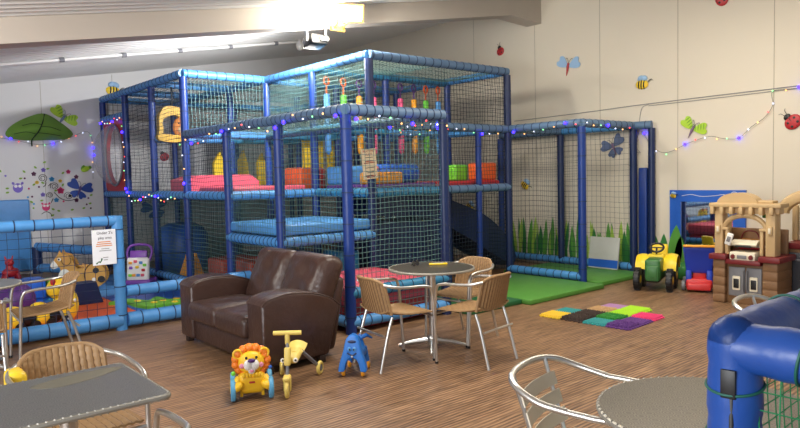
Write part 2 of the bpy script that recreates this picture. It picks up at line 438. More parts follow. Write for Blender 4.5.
# tower top
for a in ((1, 1, 1, 2), (1, 2, 1, 3), (3, 1, 3, 2), (3, 2, 3, 3), (1, 3, 2, 3), (2, 3, 3, 3), (0, 3, 1, 3), (0, 3, 0, 4), (0, 4, 0, 5), (0, 5, 0, 6), (0, 6, 1, 6), (1, 3, 1, 4), (1, 4, 1, 6), (1, 6, 2, 6), (2, 6, 3, 6), (3, 3, 3, 4), (3, 4, 3, 6), (0, 4, 1, 4), (0, 5, 1, 5)): bm_(*a, ZT)
beam(P3(1, 1, ZT), P3(3, 1, ZT), M_SLATE); beam(P3(1, 2, ZT-.02), P3(3, 2, ZT-.02), M_TEALV)
# mid rails at canopy height
for a in ((1, 1, 1, 2), (1, 2, 1, 3), (1, 2, 2, 2), (2, 2, 3, 2), (1, 3, 2, 3), (2, 3, 3, 3), (0, 3, 1, 3), (3, 1, 3, 2), (3, 2, 3, 3), (1, 4, 2, 4), (0, 4, 1, 4)): bm_(*a, ZC, M_SKY if a[0] != 1 else M_TEALV)
beam(P3(1, 1, ZC), P3(3, 1, ZC), M_SLATE); beam((XS[0], YS[5], 2.68), (XS[0], YS[6], 2.68), M_SKY)
# right hand cage
beam(P3(3, 0, ZC), P3(3, 1, ZC), M_SLATE); beam(P3(3, 0, ZC), P3(4, 0, ZC), M_SLATE); beam(P3(4, 0, ZC), P3(4, 1, ZC), M_SKY); beam(P3(4, 1, ZC), P3(4, 2, ZC), M_SLATE); beam(P3(3, 1, ZC), P3(4, 1, ZC), M_SLATE)
# deck edge beams
zb = ZD-.02
for a in ((0, 2, 0, 3), (0, 3, 0, 4), (0, 4, 0, 5), (0, 5, 0, 6), (0, 2, 1, 2), (1, 1, 1, 2), (1, 1, 2, 1)): bm_(*a, zb, M_SKY if a[0] == 0 else M_TEALV, .12)
beam((XS[2], YS[1], zb), (7.08, YS[1], zb), M_SLATE); beam((7.08, YS[1], zb), (XS[3], YS[1], zb), M_SLATE)
# base beams
for a in ((0, 0, 1, 0), (0, 0, 0, 1), (0, 1, 0, 2), (0, 2, 0, 3), (0, 3, 0, 4), (0, 4, 0, 5), (3, 0, 3, 1), (4, 0, 4, 1), (4, 1, 4, 2), (1, 1, 2, 1), (1, 0, 1, 1)): bm_(*a, .11, M_SKY, .12)
beam(P3(0, 0, .40), P3(1, 0, .40), M_TEALV)
# decks
for i, j in ((0, 2), (0, 3), (0, 4), (0, 5), (1, 1), (1, 2), (1, 3), (1, 4), (1, 5), (2, 1), (2, 2), (2, 3), (2, 4), (2, 5)):
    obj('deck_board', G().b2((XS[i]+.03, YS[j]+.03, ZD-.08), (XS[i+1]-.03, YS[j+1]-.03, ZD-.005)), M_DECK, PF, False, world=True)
# half-height step platform and low step
g = G().rbox((4.475, 7.205, .955), (1.34, 1.28, .12), .03, 3); obj('platform_pad', g, M_SKY, PF, world=True)
for a, b in (((0, 1), (0, 2)), ((0, 1), (1, 1)), ((0, 2), (1, 2)), ((1, 1), (1, 2))): beam(P3(*a, .82), P3(*b, .82), M_SKY, .06, .09)
g = G().rbox((4.475, 5.93, .33), (1.18, 1.16, .20), .03, 3); obj('step_pad', g, M_PINK, PF, world=True)
g = G().rbox((4.475, 5.93, .12), (1.14, 1.12, .22), .02, 2); obj('step_base', g, M_RED, PF, world=True)
# nets
def nv(i, j, k, l, z0, z1, **kw): net(P3(i, j, z0), P3(k, l, z0)-P3(i, j, z0), (0, 0, z1-z0), **kw)
for a in ((0, 0, 0, 1), (0, 1, 0, 2)): nv(*a, .14, ZC, m=M_NET)
nv(0, 2, 0, 3, .14, ZD, m=M_NET); nv(0, 2, 0, 3, ZD, ZC, m=M_NETD)
for j in (3, 4, 5): nv(0, j, 0, j+1, .14, ZD, m=M_NET)
for j in (3, 4): nv(0, j, 0, j+1, ZD, ZT, m=M_NETD)
nv(0, 0, 1, 0, .14, ZC, m=M_NET, cell=.054); nv(1, 0, 1, 1, .14, ZC, m=M_NETD, cell=.07)
nv(1, 1, 2, 1, .14, ZD, m=M_NETD); nv(2, 1, 3, 1, .14, ZD, m=M_NETD)
for a in ((1, 1, 2, 1), (2, 1, 3, 1)): nv(*a, ZD, ZC, m=M_NETD); nv(*a, ZC, ZT, m=M_NETD)
for a in ((1, 1, 1, 2), (1, 2, 1, 3), (0, 3, 1, 3)): nv(*a, ZC, ZT, m=M_NET, r=.0034)
for a in ((3, 1, 3, 2), (3, 2, 3, 3)): nv(*a, ZD, ZC, m=M_NETD, cell=.075, r=.0021); nv(*a, ZC, ZT, m=M_NETD, cell=.075, r=.0021)
for a in ((3, 3, 3, 4), (3, 4, 3, 5), (1, 6, 2, 6), (2, 6, 3, 6), (0, 6, 1, 6)): nv(*a, ZD, ZT, m=M_NETD, cell=.09); nv(*a, .1, ZD, m=M_NETD, cell=.09)
for a in ((1, 3, 2, 3), (2, 3, 3, 3)): nv(*a, ZD, ZT, m=M_NETD, cell=.08); nv(*a, .1, ZD, m=M_NETD, cell=.08)
for a in ((0, 3, 1, 3), (1, 3, 1, 4), (1, 2, 2, 2), (2, 2, 3, 2)): nv(*a, .1, ZD, m=M_NETD, cell=.09)
for a in ((1, 4, 1, 5), (1, 4, 2, 4)): nv(*a, ZD, ZT, m=M_NETD, cell=.09)
nv(3, 0, 3, 1, .14, ZC, m=M_NETD, cell=.075, r=.0019); nv(4, 0, 4, 1, .1, ZC, m=M_NETD, cell=.08, r=.0019); nv(4, 1, 4, 2, .1, ZC, m=M_NETD, cell=.08, r=.0019); nv(3, 1, 3, 2, .1, ZD, m=M_NETD)
for i, j, z in ((0, 0, ZC), (0, 1, ZC), (0, 2, ZC), (1, 1, ZT), (1, 2, ZT), (2, 1, ZT), (2, 2, ZT), (0, 3, ZT), (0, 4, ZT), (0, 5, ZT), (1, 3, ZT), (2, 3, ZT), (1, 4, ZT), (2, 4, ZT), (1, 5, ZT)):
    net(P3(i, j, z), P3(i+1, j, z)-P3(i, j, z), P3(i, j+1, z)-P3(i, j, z), bulge=.05 if z == ZC else .08, m=M_NET)
# red panel with a clear bubble window facing the left
yc, zc2 = 12.16, 2.02; g = G(); n = 40; ring = []
for k in range(n):
    a = 2*PI*k/n; ca, sa = math.cos(a), math.sin(a); ri = .44
    sc = min(.55/max(abs(ca), 1e-6), .64/max(abs(sa), 1e-6)); ring.append(((ri*ca, ri*1.15*sa), (sc*ca, sc*sa)))
vs = []
for x in (3.80, 3.86):
    for (a, b) in ring: vs.append((x, yc+a[0], zc2+a[1]))
    for (a, b) in ring: vs.append((x, yc+b[0], zc2+b[1]))
fs = []
for k in range(n):
    k2 = (k+1) % n
    fs += [(k, k2, n+k2, n+k), (2*n+k2, 2*n+k, 3*n+k, 3*n+k2), (k2, k, 2*n+k, 2*n+k2), (n+k, n+k2, 3*n+k2, 3*n+k)]
obj('window_panel', G().add(vs, fs), M_RED, PF, False, world=True, label='red panel around the clear bubble window')
M_CLEAR = mat('clear_acrylic', (205, 205, 212), .15, 0, 0, alpha=.16)
def dome(u, v):
    a = u*2*PI; b = v*PI/2; return (3.80-.34*math.sin(b), yc+.45*math.cos(b)*math.cos(a), zc2+.52*math.cos(b)*math.sin(a))
obj('bubble_window', G().sheet(dome, 36, 10, .006), M_CLEAR, PF, world=True, label='clear bulging acrylic bubble window')
g = G().tube([(3.785, yc+.46*math.cos(2*PI*k/36), zc2+.53*math.sin(2*PI*k/36)) for k in range(36)], .018, 8, True); obj('window_ring', g, M_GREYP, PF, world=True)
# blue slide with curved sides
def side_poly():
    top = cr_pts([(5.5, 1.30, 0), (6.4, 1.30, 0), (7.05, 1.13, 0), (7.7, .88, 0), (8.2, .50, 0), (8.37, .20, 0)], 6)
    bot = cr_pts([(8.30, .06, 0), (7.8, .30, 0), (7.2, .62, 0), (6.4, .95, 0), (5.5, 1.02, 0)], 6)
    return [(p.x, p.y) for p in top+bot]
SP = thing('slide', 'dark blue curved slide dropping from the deck to the green mats', 'slide', (8.2, 7.2, 0))
for y in (7.02, 7.70): obj('slide_side', G().prism(side_poly(), .05, 0, Mx(y)), M_NAVY, SP, world=True)
bed = cr_pts([(5.5, 0, 1.10), (6.4, 0, 1.06), (7.2, 0, .72), (7.8, 0, .40), (8.32, 0, .10)], 6)
obj('slide_bed', G().sheet(lambda u, v: (bed[round(u*(len(bed)-1))].x, 6.98+.70*v, bed[round(u*(len(bed)-1))].z-.04*math.sin(PI*v)), len(bed)-1, 8, .03), M_NAVY, SP, world=True)
g = G().b2((5.5, 6.95, .10), (6.9, 7.75, .90)); obj('slide_base', g, M_NAVY, SP, False, world=True)

# hanging foam rollers, in a row under one beam
cols = [('blue', mat('pale_blue_foam', (92, 160, 228), .6)), ('green', mat('green_foam', (110, 206, 70), .6)), ('orange', mat('orange_foam', (246, 170, 46), .6)), ('pink', mat('pink_foam', (240, 96, 142), .6)), ('pink', None), ('orange', None), ('green', None), ('blue', None)]
CM = {k: m for k, m in cols if m}
xd = [5.36, 5.65, 5.93, 6.20, 6.72, 7.00, 7.25, 7.52]
lab = ['pale blue hanging foam roller nearest the left tower post', 'green hanging foam roller second from the left in the tower', 'amber hanging foam roller left of the sign and the tower corner post',
       'pink hanging foam roller just right of the tower corner post', 'pink hanging foam roller on the right half of the beam', 'amber hanging foam roller between pink and green ones on the right', 'green hanging foam roller second from the right end', 'pale blue hanging foam roller at the right end of the row']
for i, x in enumerate(xd):
    t = thing('foam_roller', lab[i], 'hanging roller', (x, YS[2], ZT-.10), 0, 'hanging foam rollers in the tower')
    zt = -.23 if i < 4 else -.22; L = .80
    g = G().lathe([(.0, zt-L-.06), (.03, zt-L-.03), (.045, zt-L), (.045, zt-.02), (.03, zt), (0, zt)], n=12); obj('roller', g, CM[cols[i][0]], t)
    g = G().torus((0, 0, -.05), .055, .014, rot=(PI/2, 0, .3)).tube([(0, 0, -.1), (0, 0, zt)], .012, 6); obj('strap', g, M_ORANGE if i in (0, 1, 6, 7) else M_PURP, t)

# foam shapes on the upper deck
ZP = ZD
def block(name, label, cat, lo, hi, m, group='foam shapes on the upper deck', r=.03):
    c = [(a+b)/2 for a, b in zip(lo, hi)]; d = [abs(b-a) for a, b in zip(lo, hi)]
    return solo(name, G().rbox((0, 0, d[2]/2), d, min(r, min(d)*.3), 3), m, label, cat, (c[0], c[1], lo[2]), 0, group)
block('foam_mat', 'long pink foam mat along the left front edge of the upper deck', 'mat', (3.93, 7.93, ZP), (5.03, 9.0, ZP+.09), M_PINK)
g = G().prism([(0, 0), (1.15, 0), (1.15, .16), (1.0, .26), (.2, .26), (0, .20)], .62, 0, Mx(.31))
solo('foam_hump', g, M_PINK, 'pink foam hump behind the long pink mat', 'foam hump', (3.90, 9.62, ZP), 0, 'foam shapes on the upper deck')
block('foam_block', 'bright orange foam block near the inner corner of the deck', 'foam block', (5.20, 8.35, ZP), (5.62, 8.8, ZP+.34), M_ORANGE)
block('foam_mat', 'dark purple foam mat behind the front edge of the deck', 'mat', (5.22, 6.66, ZP), (6.32, 7.72, ZP+.085), M_PURP)
block('foam_block', 'pale blue foam block on the purple mat', 'foam block', (5.22, 7.38, ZP+.085), (5.98, 7.70, ZP+.33), M_SKY)
block('foam_block', 'small red foam block beside the pale blue block', 'foam block', (5.21, 7.90, ZP), (5.34, 8.10, ZP+.32), M_RED)
block('foam_block', 'flat amber foam block behind the paper sign', 'foam block', (5.24, 6.72, ZP+.085), (5.78, 6.98, ZP+.24), M_AMBER)
t = thing('foam_roll', 'blue foam roll with red end lying on the purple mat', 'foam roll', (6.0, 7.15, ZP+.085), 0, 'foam shapes on the upper deck')
g = G().lathe([(0, -.36), (.12, -.36), (.135, -.34), (.135, .34), (.12, .36), (0, .36)], (0, 0, .136), 22, 0, (0, PI/2, 0)); obj('roll', g, M_BLUEV, t)
g = G().torus((-.362, 0, .136), .11, .01, 0, (0, PI/2, 0)).torus((.362, 0, .136), .11, .01, 0, (0, PI/2, 0)); obj('end_piping', g, M_RED, t, label='red piping at both ends')
block('foam_mat', 'red foam mat on the right end of the upper deck', 'mat', (6.50, 6.66, ZP), (7.64, 7.72, ZP+.09), M_RED)
block('foam_block', 'lime green foam block on the red mat', 'foam block', (7.06, 7.02, ZP+.09), (7.34, 7.3, ZP+.33), M_LIME)
block('foam_block', 'orange foam block at the right end of the red mat', 'foam block', (7.28, 6.70, ZP+.09), (7.62, 6.98, ZP+.35), M_ORANGE)
def yboard(label, x, y, wd, h, shape):
    if shape: poly = [(-wd/2, 0), (wd/2, 0), (wd/2, h*.62), (wd*.1, h), (-wd/2, h*.72)]
    else: poly = [(-wd/2, 0), (wd/2, 0), (wd/2, h), (-wd/2, h)]
    solo('foam_board', G().prism(poly, .08, 0, Mx(.04)), M_YEL, label, 'foam board', (x, y, ZP), 0, 'yellow foam boards on the upper deck')
yboard('wide yellow foam board standing behind the orange block', 6.05, 9.3, .36, .85, 0)
yboard('wide yellow foam board right of the one behind the orange block', 6.50, 9.3, .32, .88, 0)
yboard('pointed yellow foam board left of the mid tower post', 5.05, 10.7, .20, .66, 1)
yboard('pointed yellow foam board standing above the pink hump', 5.60, 10.9, .18, .70, 1)
yboard('pointed yellow foam board rightmost of the three far ones', 6.02, 11.0, .18, .66, 1)
# hanging yellow swing board with a round plush face
t = thing('swing_board', 'yellow foam swing board with an opening and a round plush face', 'swing', (4.10, 10.25, 2.17)); t.scale = (.86, .86, .86)
out = cr_pts([(-.26, 0, 0), (.24, 0, 0), (.26, .25, 0), (.26, .48, 0), (.16, .58, 0), (.0, .62, 0), (-.16, .60, 0), (-.26, .45, 0), (-.27, .2, 0)], 4, True)
inn = cr_pts([(-.19, .12, 0), (.10, .12, 0), (.15, .26, 0), (.12, .42, 0), (.02, .46, 0), (-.10, .43, 0), (-.2, .36, 0), (-.20, .2, 0), (-.20, .15, 0)], 4, True)
n = len(out); vs = []
for y in (-.06, .06):
    vs += [(p.x, y, p.y) for p in out]+[(p.x, y, p.y) for p in inn]
fs = []
for k in range(n):
    k2 = (k+1) % n; fs += [(k, k2, n+k2, n+k), (2*n+k2, 2*n+k, 3*n+k, 3*n+k2), (n+k, n+k2, 3*n+k2, 3*n+k), (k2, k, 2*n+k, 2*n+k2)]
obj('board', G().add(vs, fs), mat('mustard_vinyl', (206, 164, 34), .5, 0, .1), t, False)
M_PLUSH = mat('orange_brown_plush', (196, 122, 52), .8, 0, .15, 12)
g = G().ell((.13, -.02, .24), (.14, .07, .19)); obj('plush_face', g, M_PLUSH, t)
g = G().ell((.13, -.085, .20), (.07, .02, .07)); obj('muzzle', g, M_TAN, t); g = G().ell((.08, -.08, .32), .018).ell((.16, -.085, .32), .018).ell((.13, -.105, .23), .02); obj('eyes', g, M_BLACK, t)
g = G().tube([(0, 0, .62), (0, 0, .97)], .018, 8); obj('strap', g, M_BLACK, t)

# ground level shapes inside the frame
t = thing('foam_barrel', 'large dark blue foam barrel inside the lower level', 'foam barrel', (4.55, 11.2, 0), 0)
g = G().lathe([(.0, 0), (.36, 0), (.44, .10), (.46, .35), (.44, .62), (.36, .75), (.22, .82), (0, .84)], n=28); obj('barrel', g, M_BLUEV, t)
g = G().torus((0, 0, .35), .462, .008); obj('seam', g, M_NAVY, t)
solo('foam_wedge', G().prism([(-.19, 0), (.19, 0), (0.02, .44)], .22, 0, Mx(.11)), M_AMBER, 'amber triangular foam wedge behind the netting left of the sofa', 'foam wedge', (4.10, 9.78, .005), .35)
for i, (x, y, wd, h, l) in enumerate(((4.25, 8.72, .62, .45, 'red brown foam block left of the lower level behind the sofa'), (4.30, 8.12, .5, .46, 'red brown foam block in the middle of the lower level behind the sofa'), (4.75, 8.35, .4, .5, 'red brown foam block farthest in behind the sofa'))):
    block('foam_block', l, 'foam block', (x-wd/2+.05, y-.25, .01), (x+wd/2, y+.22, h), mat('brick_red_vinyl', (168, 66, 44), .5, 0, .12), 'foam blocks on the lower level')
block('foam_cube', 'teal foam cube under the light blue platform', 'foam cube', (4.75, 6.75, .01), (5.05, 7.15, .62), M_TEALV, 'foam blocks on the lower level')
block('foam_cube', 'blue foam cube under the light blue platform', 'foam cube', (4.2, 7.25, .01), (4.7, 7.6, .6), M_BLUEV, 'foam blocks on the lower level')
block('gym_mat', 'tall dark blue padded panel standing at the right end of the cage', 'gym mat', (9.05, 5.085, .01), (9.11, 5.215, 1.58), M_POST, None)

# paper rules sign tied to the front netting
M_PAPER = mat('cream_paper', (214, 196, 160), .8, 0, .06, 5); M_PAPW = mat('white_paper', (232, 234, 240), .8, 0, .02)
M_INKR = mat('brick_red_ink', (150, 52, 36), .8, 0, 0); M_INKB = mat('dark_ink', (60, 60, 70), .8, 0, 0); M_INKO = mat('orange_ink', (214, 128, 62), .8, 0, 0); M_INKG = mat('grey_ink', (140, 140, 145), .8, 0, 0)
t = thing('rules_sign', 'cream paper sign with red heading tied to the netting', 'sign', (5.04, 6.47, 1.52), (rad(90), rad(-5), 0))
obj('sheet', G().rbox((0, .18, 0), (.225, .37, .004), .004, 1), M_PAPER, t, False)
text('heading', 'PLAYTIME', .040, M_INKR, t, (0, .335, .0025)); text('heading', 'RULES', .038, M_INKR, t, (0, .295, .0025))
g = G()
for y, wd in ((.26, .12), (.135, .15), (.09, .13), (.075, .10)): g.b2((-wd/2, y-.004, .002), (wd/2, y+.004, .003))
g.b2((-.085, .035, .002), (.03, .045, .003))
obj('text_line', g, M_INKB, t, False)
g = G()
for y, wd in ((.215, .14), (.195, .17), (.035, .16), (.02, .12)): g.b2((-wd/2, y-.007, .002), (wd/2, y+.005, .003))
obj('picture_band', g, M_INKR, t, False)

# green floor mats at the front of the slide and inside the cage
def gmat(label, lo, hi, m): 
    d = (hi[0]-lo[0], hi[1]-lo[1], .06)
    solo('floor_mat', G().rbox((0, 0, .03), d, .012, 2), m, label, 'floor mat', ((lo[0]+hi[0])/2, (lo[1]+hi[1])/2, .001), 0, 'green floor mats')
gmat('dark green floor mat behind the round table', (5.25, 5.02), (6.12, 6.48), M_GREEND)
gmat('light green floor mat left of the cage post', (6.13, 4.90), (7.66, 6.48), M_GREENP)
gmat('light green floor mat inside the netted cage and sticking out of it', (7.80, 5.02), (8.95, 6.75), M_GREENP)
# grey board leaning against the back net of the cage
t = thing('leaning_board', 'grey board with a blue strip leaning inside the netted cage', 'board', (8.84, 5.68, .065), (0, rad(8), 0))
obj('board', G().rbox((0, 0, .24), (.03, .50, .48), .005, 1), mat('pale_grey_board', (188, 190, 186), .5), t)
obj('strip', G().b2((-.017, -.25, .02), (-.0155, .25, .14)), M_BLUEV, t, False)

# ------------------------------------------------------------------ toddler pen on the left
TP = thing('toddler_pen', 'light blue padded toddler pen fence with netting on the left', 'pen fence', (2.24, 7.2, 0))
def tbar(name, a, b, r=.055, step=.16, m=M_SKY):
    g = G(); sleeve(g, a, b, r, step); obj(name, g, [m, M_TIE], TP, world=True)
tbar('top_rail', (.2, 7.2, 1.15), (2.24, 7.2, 1.15)); tbar('post', (2.24, 7.2, 0), (2.24, 7.2, 1.20), .058, .26)
tbar('post', (.2, 7.2, 0), (.2, 7.2, 1.15), .058, .26)
tbar('bottom_rail', (.2, 7.2, .10), (2.24, 7.2, .10), .075, .17); tbar('bottom_rail', (2.3, 7.2, .10), (3.72, 7.2, .10), .075, .17)
tbar('low_rail', (2.3, 7.2, .40), (3.74, 7.2, .40), .06, .2)
net((.25, 7.2, .15), (1.95, 0, 0), (0, 0, .97), .10, .003, .02, M_TIE, TP)
net((2.3, 7.2, .15), (1.4, 0, 0), (0, 0, .22), .10, .003, .01, M_TIE, TP)
# play mats in the pen
def pmat(label, lo, hi, m, h=.05):
    d = (hi[0]-lo[0], hi[1]-lo[1], h)
    solo('play_mat', G().rbox((0, 0, h/2), d, .012, 2), m, label, 'play mat', ((lo[0]+hi[0])/2, (lo[1]+hi[1])/2, .001), 0, 'play mats in the toddler pen')
pmat('orange play mat along the front of the toddler pen', (.2, 7.30), (2.62, 9.2), M_ORANGE)
pmat('blue play mat behind the low rail beside the sofa', (2.63, 7.30), (3.72, 9.2), M_BLUEV)
pmat('light blue play mat under the toy walker', (2.2, 9.21), (3.72, 11.3), M_SKY)
pmat('blue play mat at the far left of the pen', (.2, 9.21), (2.19, 12.9), M_BLUEV)
# padded wall mat
block('wall_mat', 'light blue padded mat standing against the left wall', 'wall mat', (1.2, 12.86, .055), (2.57, 12.945, 1.29), M_SKY, None)
# low inner barrier of the pen
t = thing('low_barrier', 'low blue padded barrier lying behind the wooden horse', 'barrier', (2.9, 11.9, 0))
for nm, a, b in (('rail', (2.55, 12.4, .50), (3.30, 11.35, .44)), ('rail', (3.3, 11.35, .44), (3.72, 12.3, .50)), ('rail', (2.55, 12.4, .15), (3.3, 11.35, .13))):
    g = G(); sleeve(g, a, b, .075, .2); obj(nm, g, [M_SKY, M_TIE], t, world=True)
for x, y in ((3.3, 11.35), (2.55, 12.4), (3.72, 12.3)):
    g = G(); sleeve(g, (x, y, .055), (x, y, .50), .08, .18); obj('post', g, [M_NAVY, M_TIE], t, world=True)
net((2.6, 12.33, .2), (.65, -.92, 0), (0, 0, .22), .10, .003, .01, M_TIE, t)

# crocodile decal mat lying on the blue play mat
M_CROC = mat('croc_green', (112, 186, 50), .5, 0, .1)
t = thing('crocodile_cushion', 'green crocodile shaped cushion lying on the blue play mat', 'cushion', (2.86, 8.0, .051), rad(-8)); t.scale = (1.2, 1.5, 1.0)
body = cr_pts([(-.36, .16, 0), (-.2, .12, 0), (-.16, .02, 0), (-.05, -.08, 0), (.1, -.05, 0), (.22, -.12, 0), (.3, -.04, 0), (.42, .02, 0), (.30, .08, 0), (.2, .07, 0), (.12, .18, 0), (.0, .1, 0), (-.12, .2, 0), (-.25, .2, 0)], 4, True)
obj('body', G().prism([(p.x, p.y*1.7) for p in body], .035), M_CROC, t, False)
g = G()
for x, y in ((-.1, .12), (.02, .02), (.12, .05), (.2, -.03), (.26, .06)): g.lathe([(.0, 0), (.035, 0), (.03, .008), (0, .010)], (x, y*1.6, .035), 12)
obj('scale_patch', g, M_YEL, t, label='yellow patches'); obj('mouth', G().prism([(.28, -.06), (.4, .02), (.3, .04)], .008, 0, Matrix.Translation((0, 0, .035))), M_RED, t, False)

# wooden rocking horse shape
M_HORSE = mat('golden_plywood', (198, 148, 70), .55, 0, .12, 5)
t = thing('rocking_horse', 'golden wooden horse seat with white muzzle and chest behind the netting', 'toy horse', (2.50, 9.95, .056), rad(-28)); t.scale = (.74, .80, .78)
hp = cr_pts([(-.44, .60, 0), (-.36, .73, 0), (-.28, .84, 0), (-.25, .92, 0), (-.21, .85, 0), (-.08, .80, 0), (.02, .66, 0), (.06, .54, 0), (.14, .50, 0), (.30, .55, 0), (.48, .60, 0), (.60, .52, 0), (.66, .36, 0), (.62, .18, 0), (.45, .06, 0), (.2, .02, 0), (-.05, .02, 0), (-.22, .08, 0), (-.28, .22, 0), (-.24, .40, 0), (-.25, .54, 0), (-.30, .56, 0), (-.38, .52, 0)], 4, True)
for y in (.16, -.08): obj('side_board', G().prism([(p.x*.86, p.y*.80) for p in hp], .05, 0, Mx(y)), M_HORSE, t, False)
g = G().sheet(lambda u, v: (.12+.36*u, -.08+.2*v, .42+.10*abs(u-.5)), 8, 2, .03); obj('seat', g, M_HORSE, t)
Mh = Mx(-.131)
def disc(g, x, z, rx, rz, mi=0, th=.006, M=Mh): g.prism([(x+rx*math.cos(2*PI*k/24), z+rz*math.sin(2*PI*k/24)) for k in range(24)], th, mi, M)
g = G(); disc(g, -.14, .27, .11, .14); obj('chest_patch', g, M_WHITE, t, False, label='white chest patch')
g = G().prism([(p[0]*.86, p[1]*.8) for p in [(-.44, .60), (-.37, .72), (-.30, .62), (-.28, .56), (-.38, .52)]], .006, 0, Mh); obj('muzzle_patch', g, M_WHITE, t, False, label='white muzzle')
g = G(); disc(g, .40, .36, .055, .05); disc(g, .49, .20, .065, .06); obj('spot', g, M_BLACK, t, False, label='black round spots')
g = G(); disc(g, .36, .20, .035, .035); obj('spot', g, M_WHITE, t, False, label='white round spot')
g = G(); disc(g, -.22, .585, .03, .03); obj('eye', g, M_WHITE, t, False); g = G(); disc(g, -.225, .585, .016, .018, 0, .009); obj('pupil', g, M_BLACK, t, False)
g = G().tube([(.40+.2*math.cos(a), -.14, .28+.22*math.sin(a)) for a in [rad(60+i*14) for i in range(17)]], .006, 6).tube([(-.10+.08*math.cos(a), -.14, .56+.08*math.sin(a)) for a in [rad(170+i*14) for i in range(17)]], .005, 6); obj('outline', g, M_BLACK, t)

# red inflatable hopper animal
t = thing('hopper_toy', 'small red bouncy animal hopper by the light blue wall mat', 'hopper', (2.08, 12.0, .056), rad(10)); t.scale = (.66, .66, .66)
g = G().ell((0, 0, .16), (.20, .13, .12)); g.tube([(-.02, 0, .2), (-.03, 0, .33)], [.10, .075], 14); g.ell((-.03, -.02, .40), (.10, .10, .09)); obj('body', g, M_RED, t)
for sx in (-1, 1):
    for sy in (-1, 1): obj('leg', G().tube([(sx*.12, sy*.07, .13), (sx*.15, sy*.09, .0)], [.05, .045], 10), M_RED, t)
    obj('ear', G().tube([(sx*.06-.03, 0, .45), (sx*.09-.03, 0, .56)], [.03, .012], 8), M_RED, t)
g = G().ell((-.07, -.105, .42), .014).ell((.01, -.105, .42), .014); obj('eyes', g, M_BLACK, t)

# yellow striped caterpillar rocker
t = thing('caterpillar_toy', 'yellow and black striped foam caterpillar behind the netting', 'caterpillar', (1.60, 7.72, .056), rad(8)); t.scale = (.82, .82, .82)
for k, (x, m, r) in enumerate(((-.34, M_YEL, .15), (-.18, M_BLACK, .13), (-.03, M_YEL, .16), (.12, M_BLACK, .14))):
    obj('body_ring', G().lathe([(.05, -.075), (r*.9, -.07), (r, -.03), (r, .03), (r*.9, .07), (.05, .075)], (x, 0, .16), 22, 0, (0, PI/2, 0)), m, t, label=('yellow' if m is M_YEL else 'black')+' ring')
g = G().ell((.30, 0, .24), (.155, .15, .24)); g.ell((.22, 0, .46), (.15, .13, .14)); obj('head', g, M_YEL, t)
g = G().ell((.18, -.13, .50), .022).ell((.30, -.12, .50), .022); obj('eyes', g, M_BLACK, t); g = G().ell((.13, -.06, .56), (.03, .04, .05)).ell((.30, -.06, .57), (.03, .04, .05)); obj('ear_tufts', g, M_RED, t)
g = G().ell((.36, -.145, .30), .022); obj('button', g, M_WHITE, t)
for x in (-.3, -.12, .06, .25): obj('wheel', G().lathe([(0, -.02), (.055, -.02), (.06, 0), (.055, .02), (0, .02)], (x, -.13, .06), 16, 0, (PI/2, 0, 0)), M_BLACK, t)
# foam shapes in the pen
def pblk(name, label, cat, lo, hi, m): return block(name, label, cat, lo, hi, m, 'foam shapes in the toddler pen')
poly = [(-.19, 0), (.19, 0), (.12, .26), (-.12, .26)]
solo('foam_block', G().prism(poly, .25, 0, Mx(.125)), M_NAVY, 'dark blue tapered foam block on the orange mat', 'foam block', (2.32, 8.86, .052), 0, 'foam shapes in the toddler pen')
pblk('foam_block', 'pink foam block beside the dark blue tapered block', 'foam block', (2.06, 9.0, .052), (2.2, 9.15, .28), M_PINK)
pblk('foam_block', 'lime green foam block left of the caterpillar head', 'foam block', (2.09, 9.6, .052), (2.24, 9.85, .30), M_LIME)
pblk('foam_block', 'bright blue foam block left of the lime green block', 'foam block', (1.82, 9.6, .052), (2.06, 9.9, .32), M_BLUEV)
t = thing('foam_ball', 'dark purple ball behind the left wicker chair', 'ball', (1.50, 8.45, .052), 0, 'foam shapes in the toddler pen')
obj('ball', G().ell((0, 0, .20), .20, seg=24, ring=14), M_PURP, t); obj('seam', G().torus((0, 0, .20), .2005, .004, rot=(.5, .3, 0)), M_NAVY, t)

# purple and white baby walker toy
t = thing('baby_walker', 'purple and white baby walker toy with coloured buttons', 'baby walker', (3.30, 9.75, .052), rad(-38)); t.scale = (.88, .88, .88)
M_PUR2 = mat('violet_plastic', (124, 70, 168), .4, 0, .05)
obj('front_panel', G().rbox((0, 0, .27), (.36, .10, .38), .04, 3, 0, (rad(-10), 0, 0)), M_WHITE, t)
obj('base', G().rbox((0, .06, .06), (.42, .34, .08), .03, 3), M_PUR2, t)
obj('handle', G().tube(cr_pts([(-.17, .05, .40), (-.20, .10, .56), (-.12, .13, .65), (.12, .13, .65), (.20, .10, .56), (.17, .05, .40)], 5), .02, 10), M_PUR2, t)
obj('upper_panel', G().rbox((0, .045, .50), (.28, .05, .14), .02, 2, 0, (rad(-10), 0, 0)), M_PUR2, t)
for x, z, m in ((-.11, .38, M_AMBER), (-.03, .40, M_PINK), (.06, .38, M_SKY), (.12, .34, M_LIME), (-.10, .30, M_PUR2), (0, .31, M_YEL), (.1, .26, M_RED), (-.11, .18, M_LIME), (-.05, .18, M_AMBER), (.02, .18, M_SKY), (.09, .18, M_PINK)):
    obj('button', G().rbox((x, -.065+.176*(z-.27), z), (.055, .03, .045), .01, 2), m, t)
for sx in (-1, 1):
    for y in (-.08, .2): obj('wheel', G().lathe([(0, -.02), (.05, -.02), (.055, 0), (.05, .02), (0, .02)], (sx*.20, y, .055), 16, 0, (0, PI/2, 0)), M_PUR2, t)
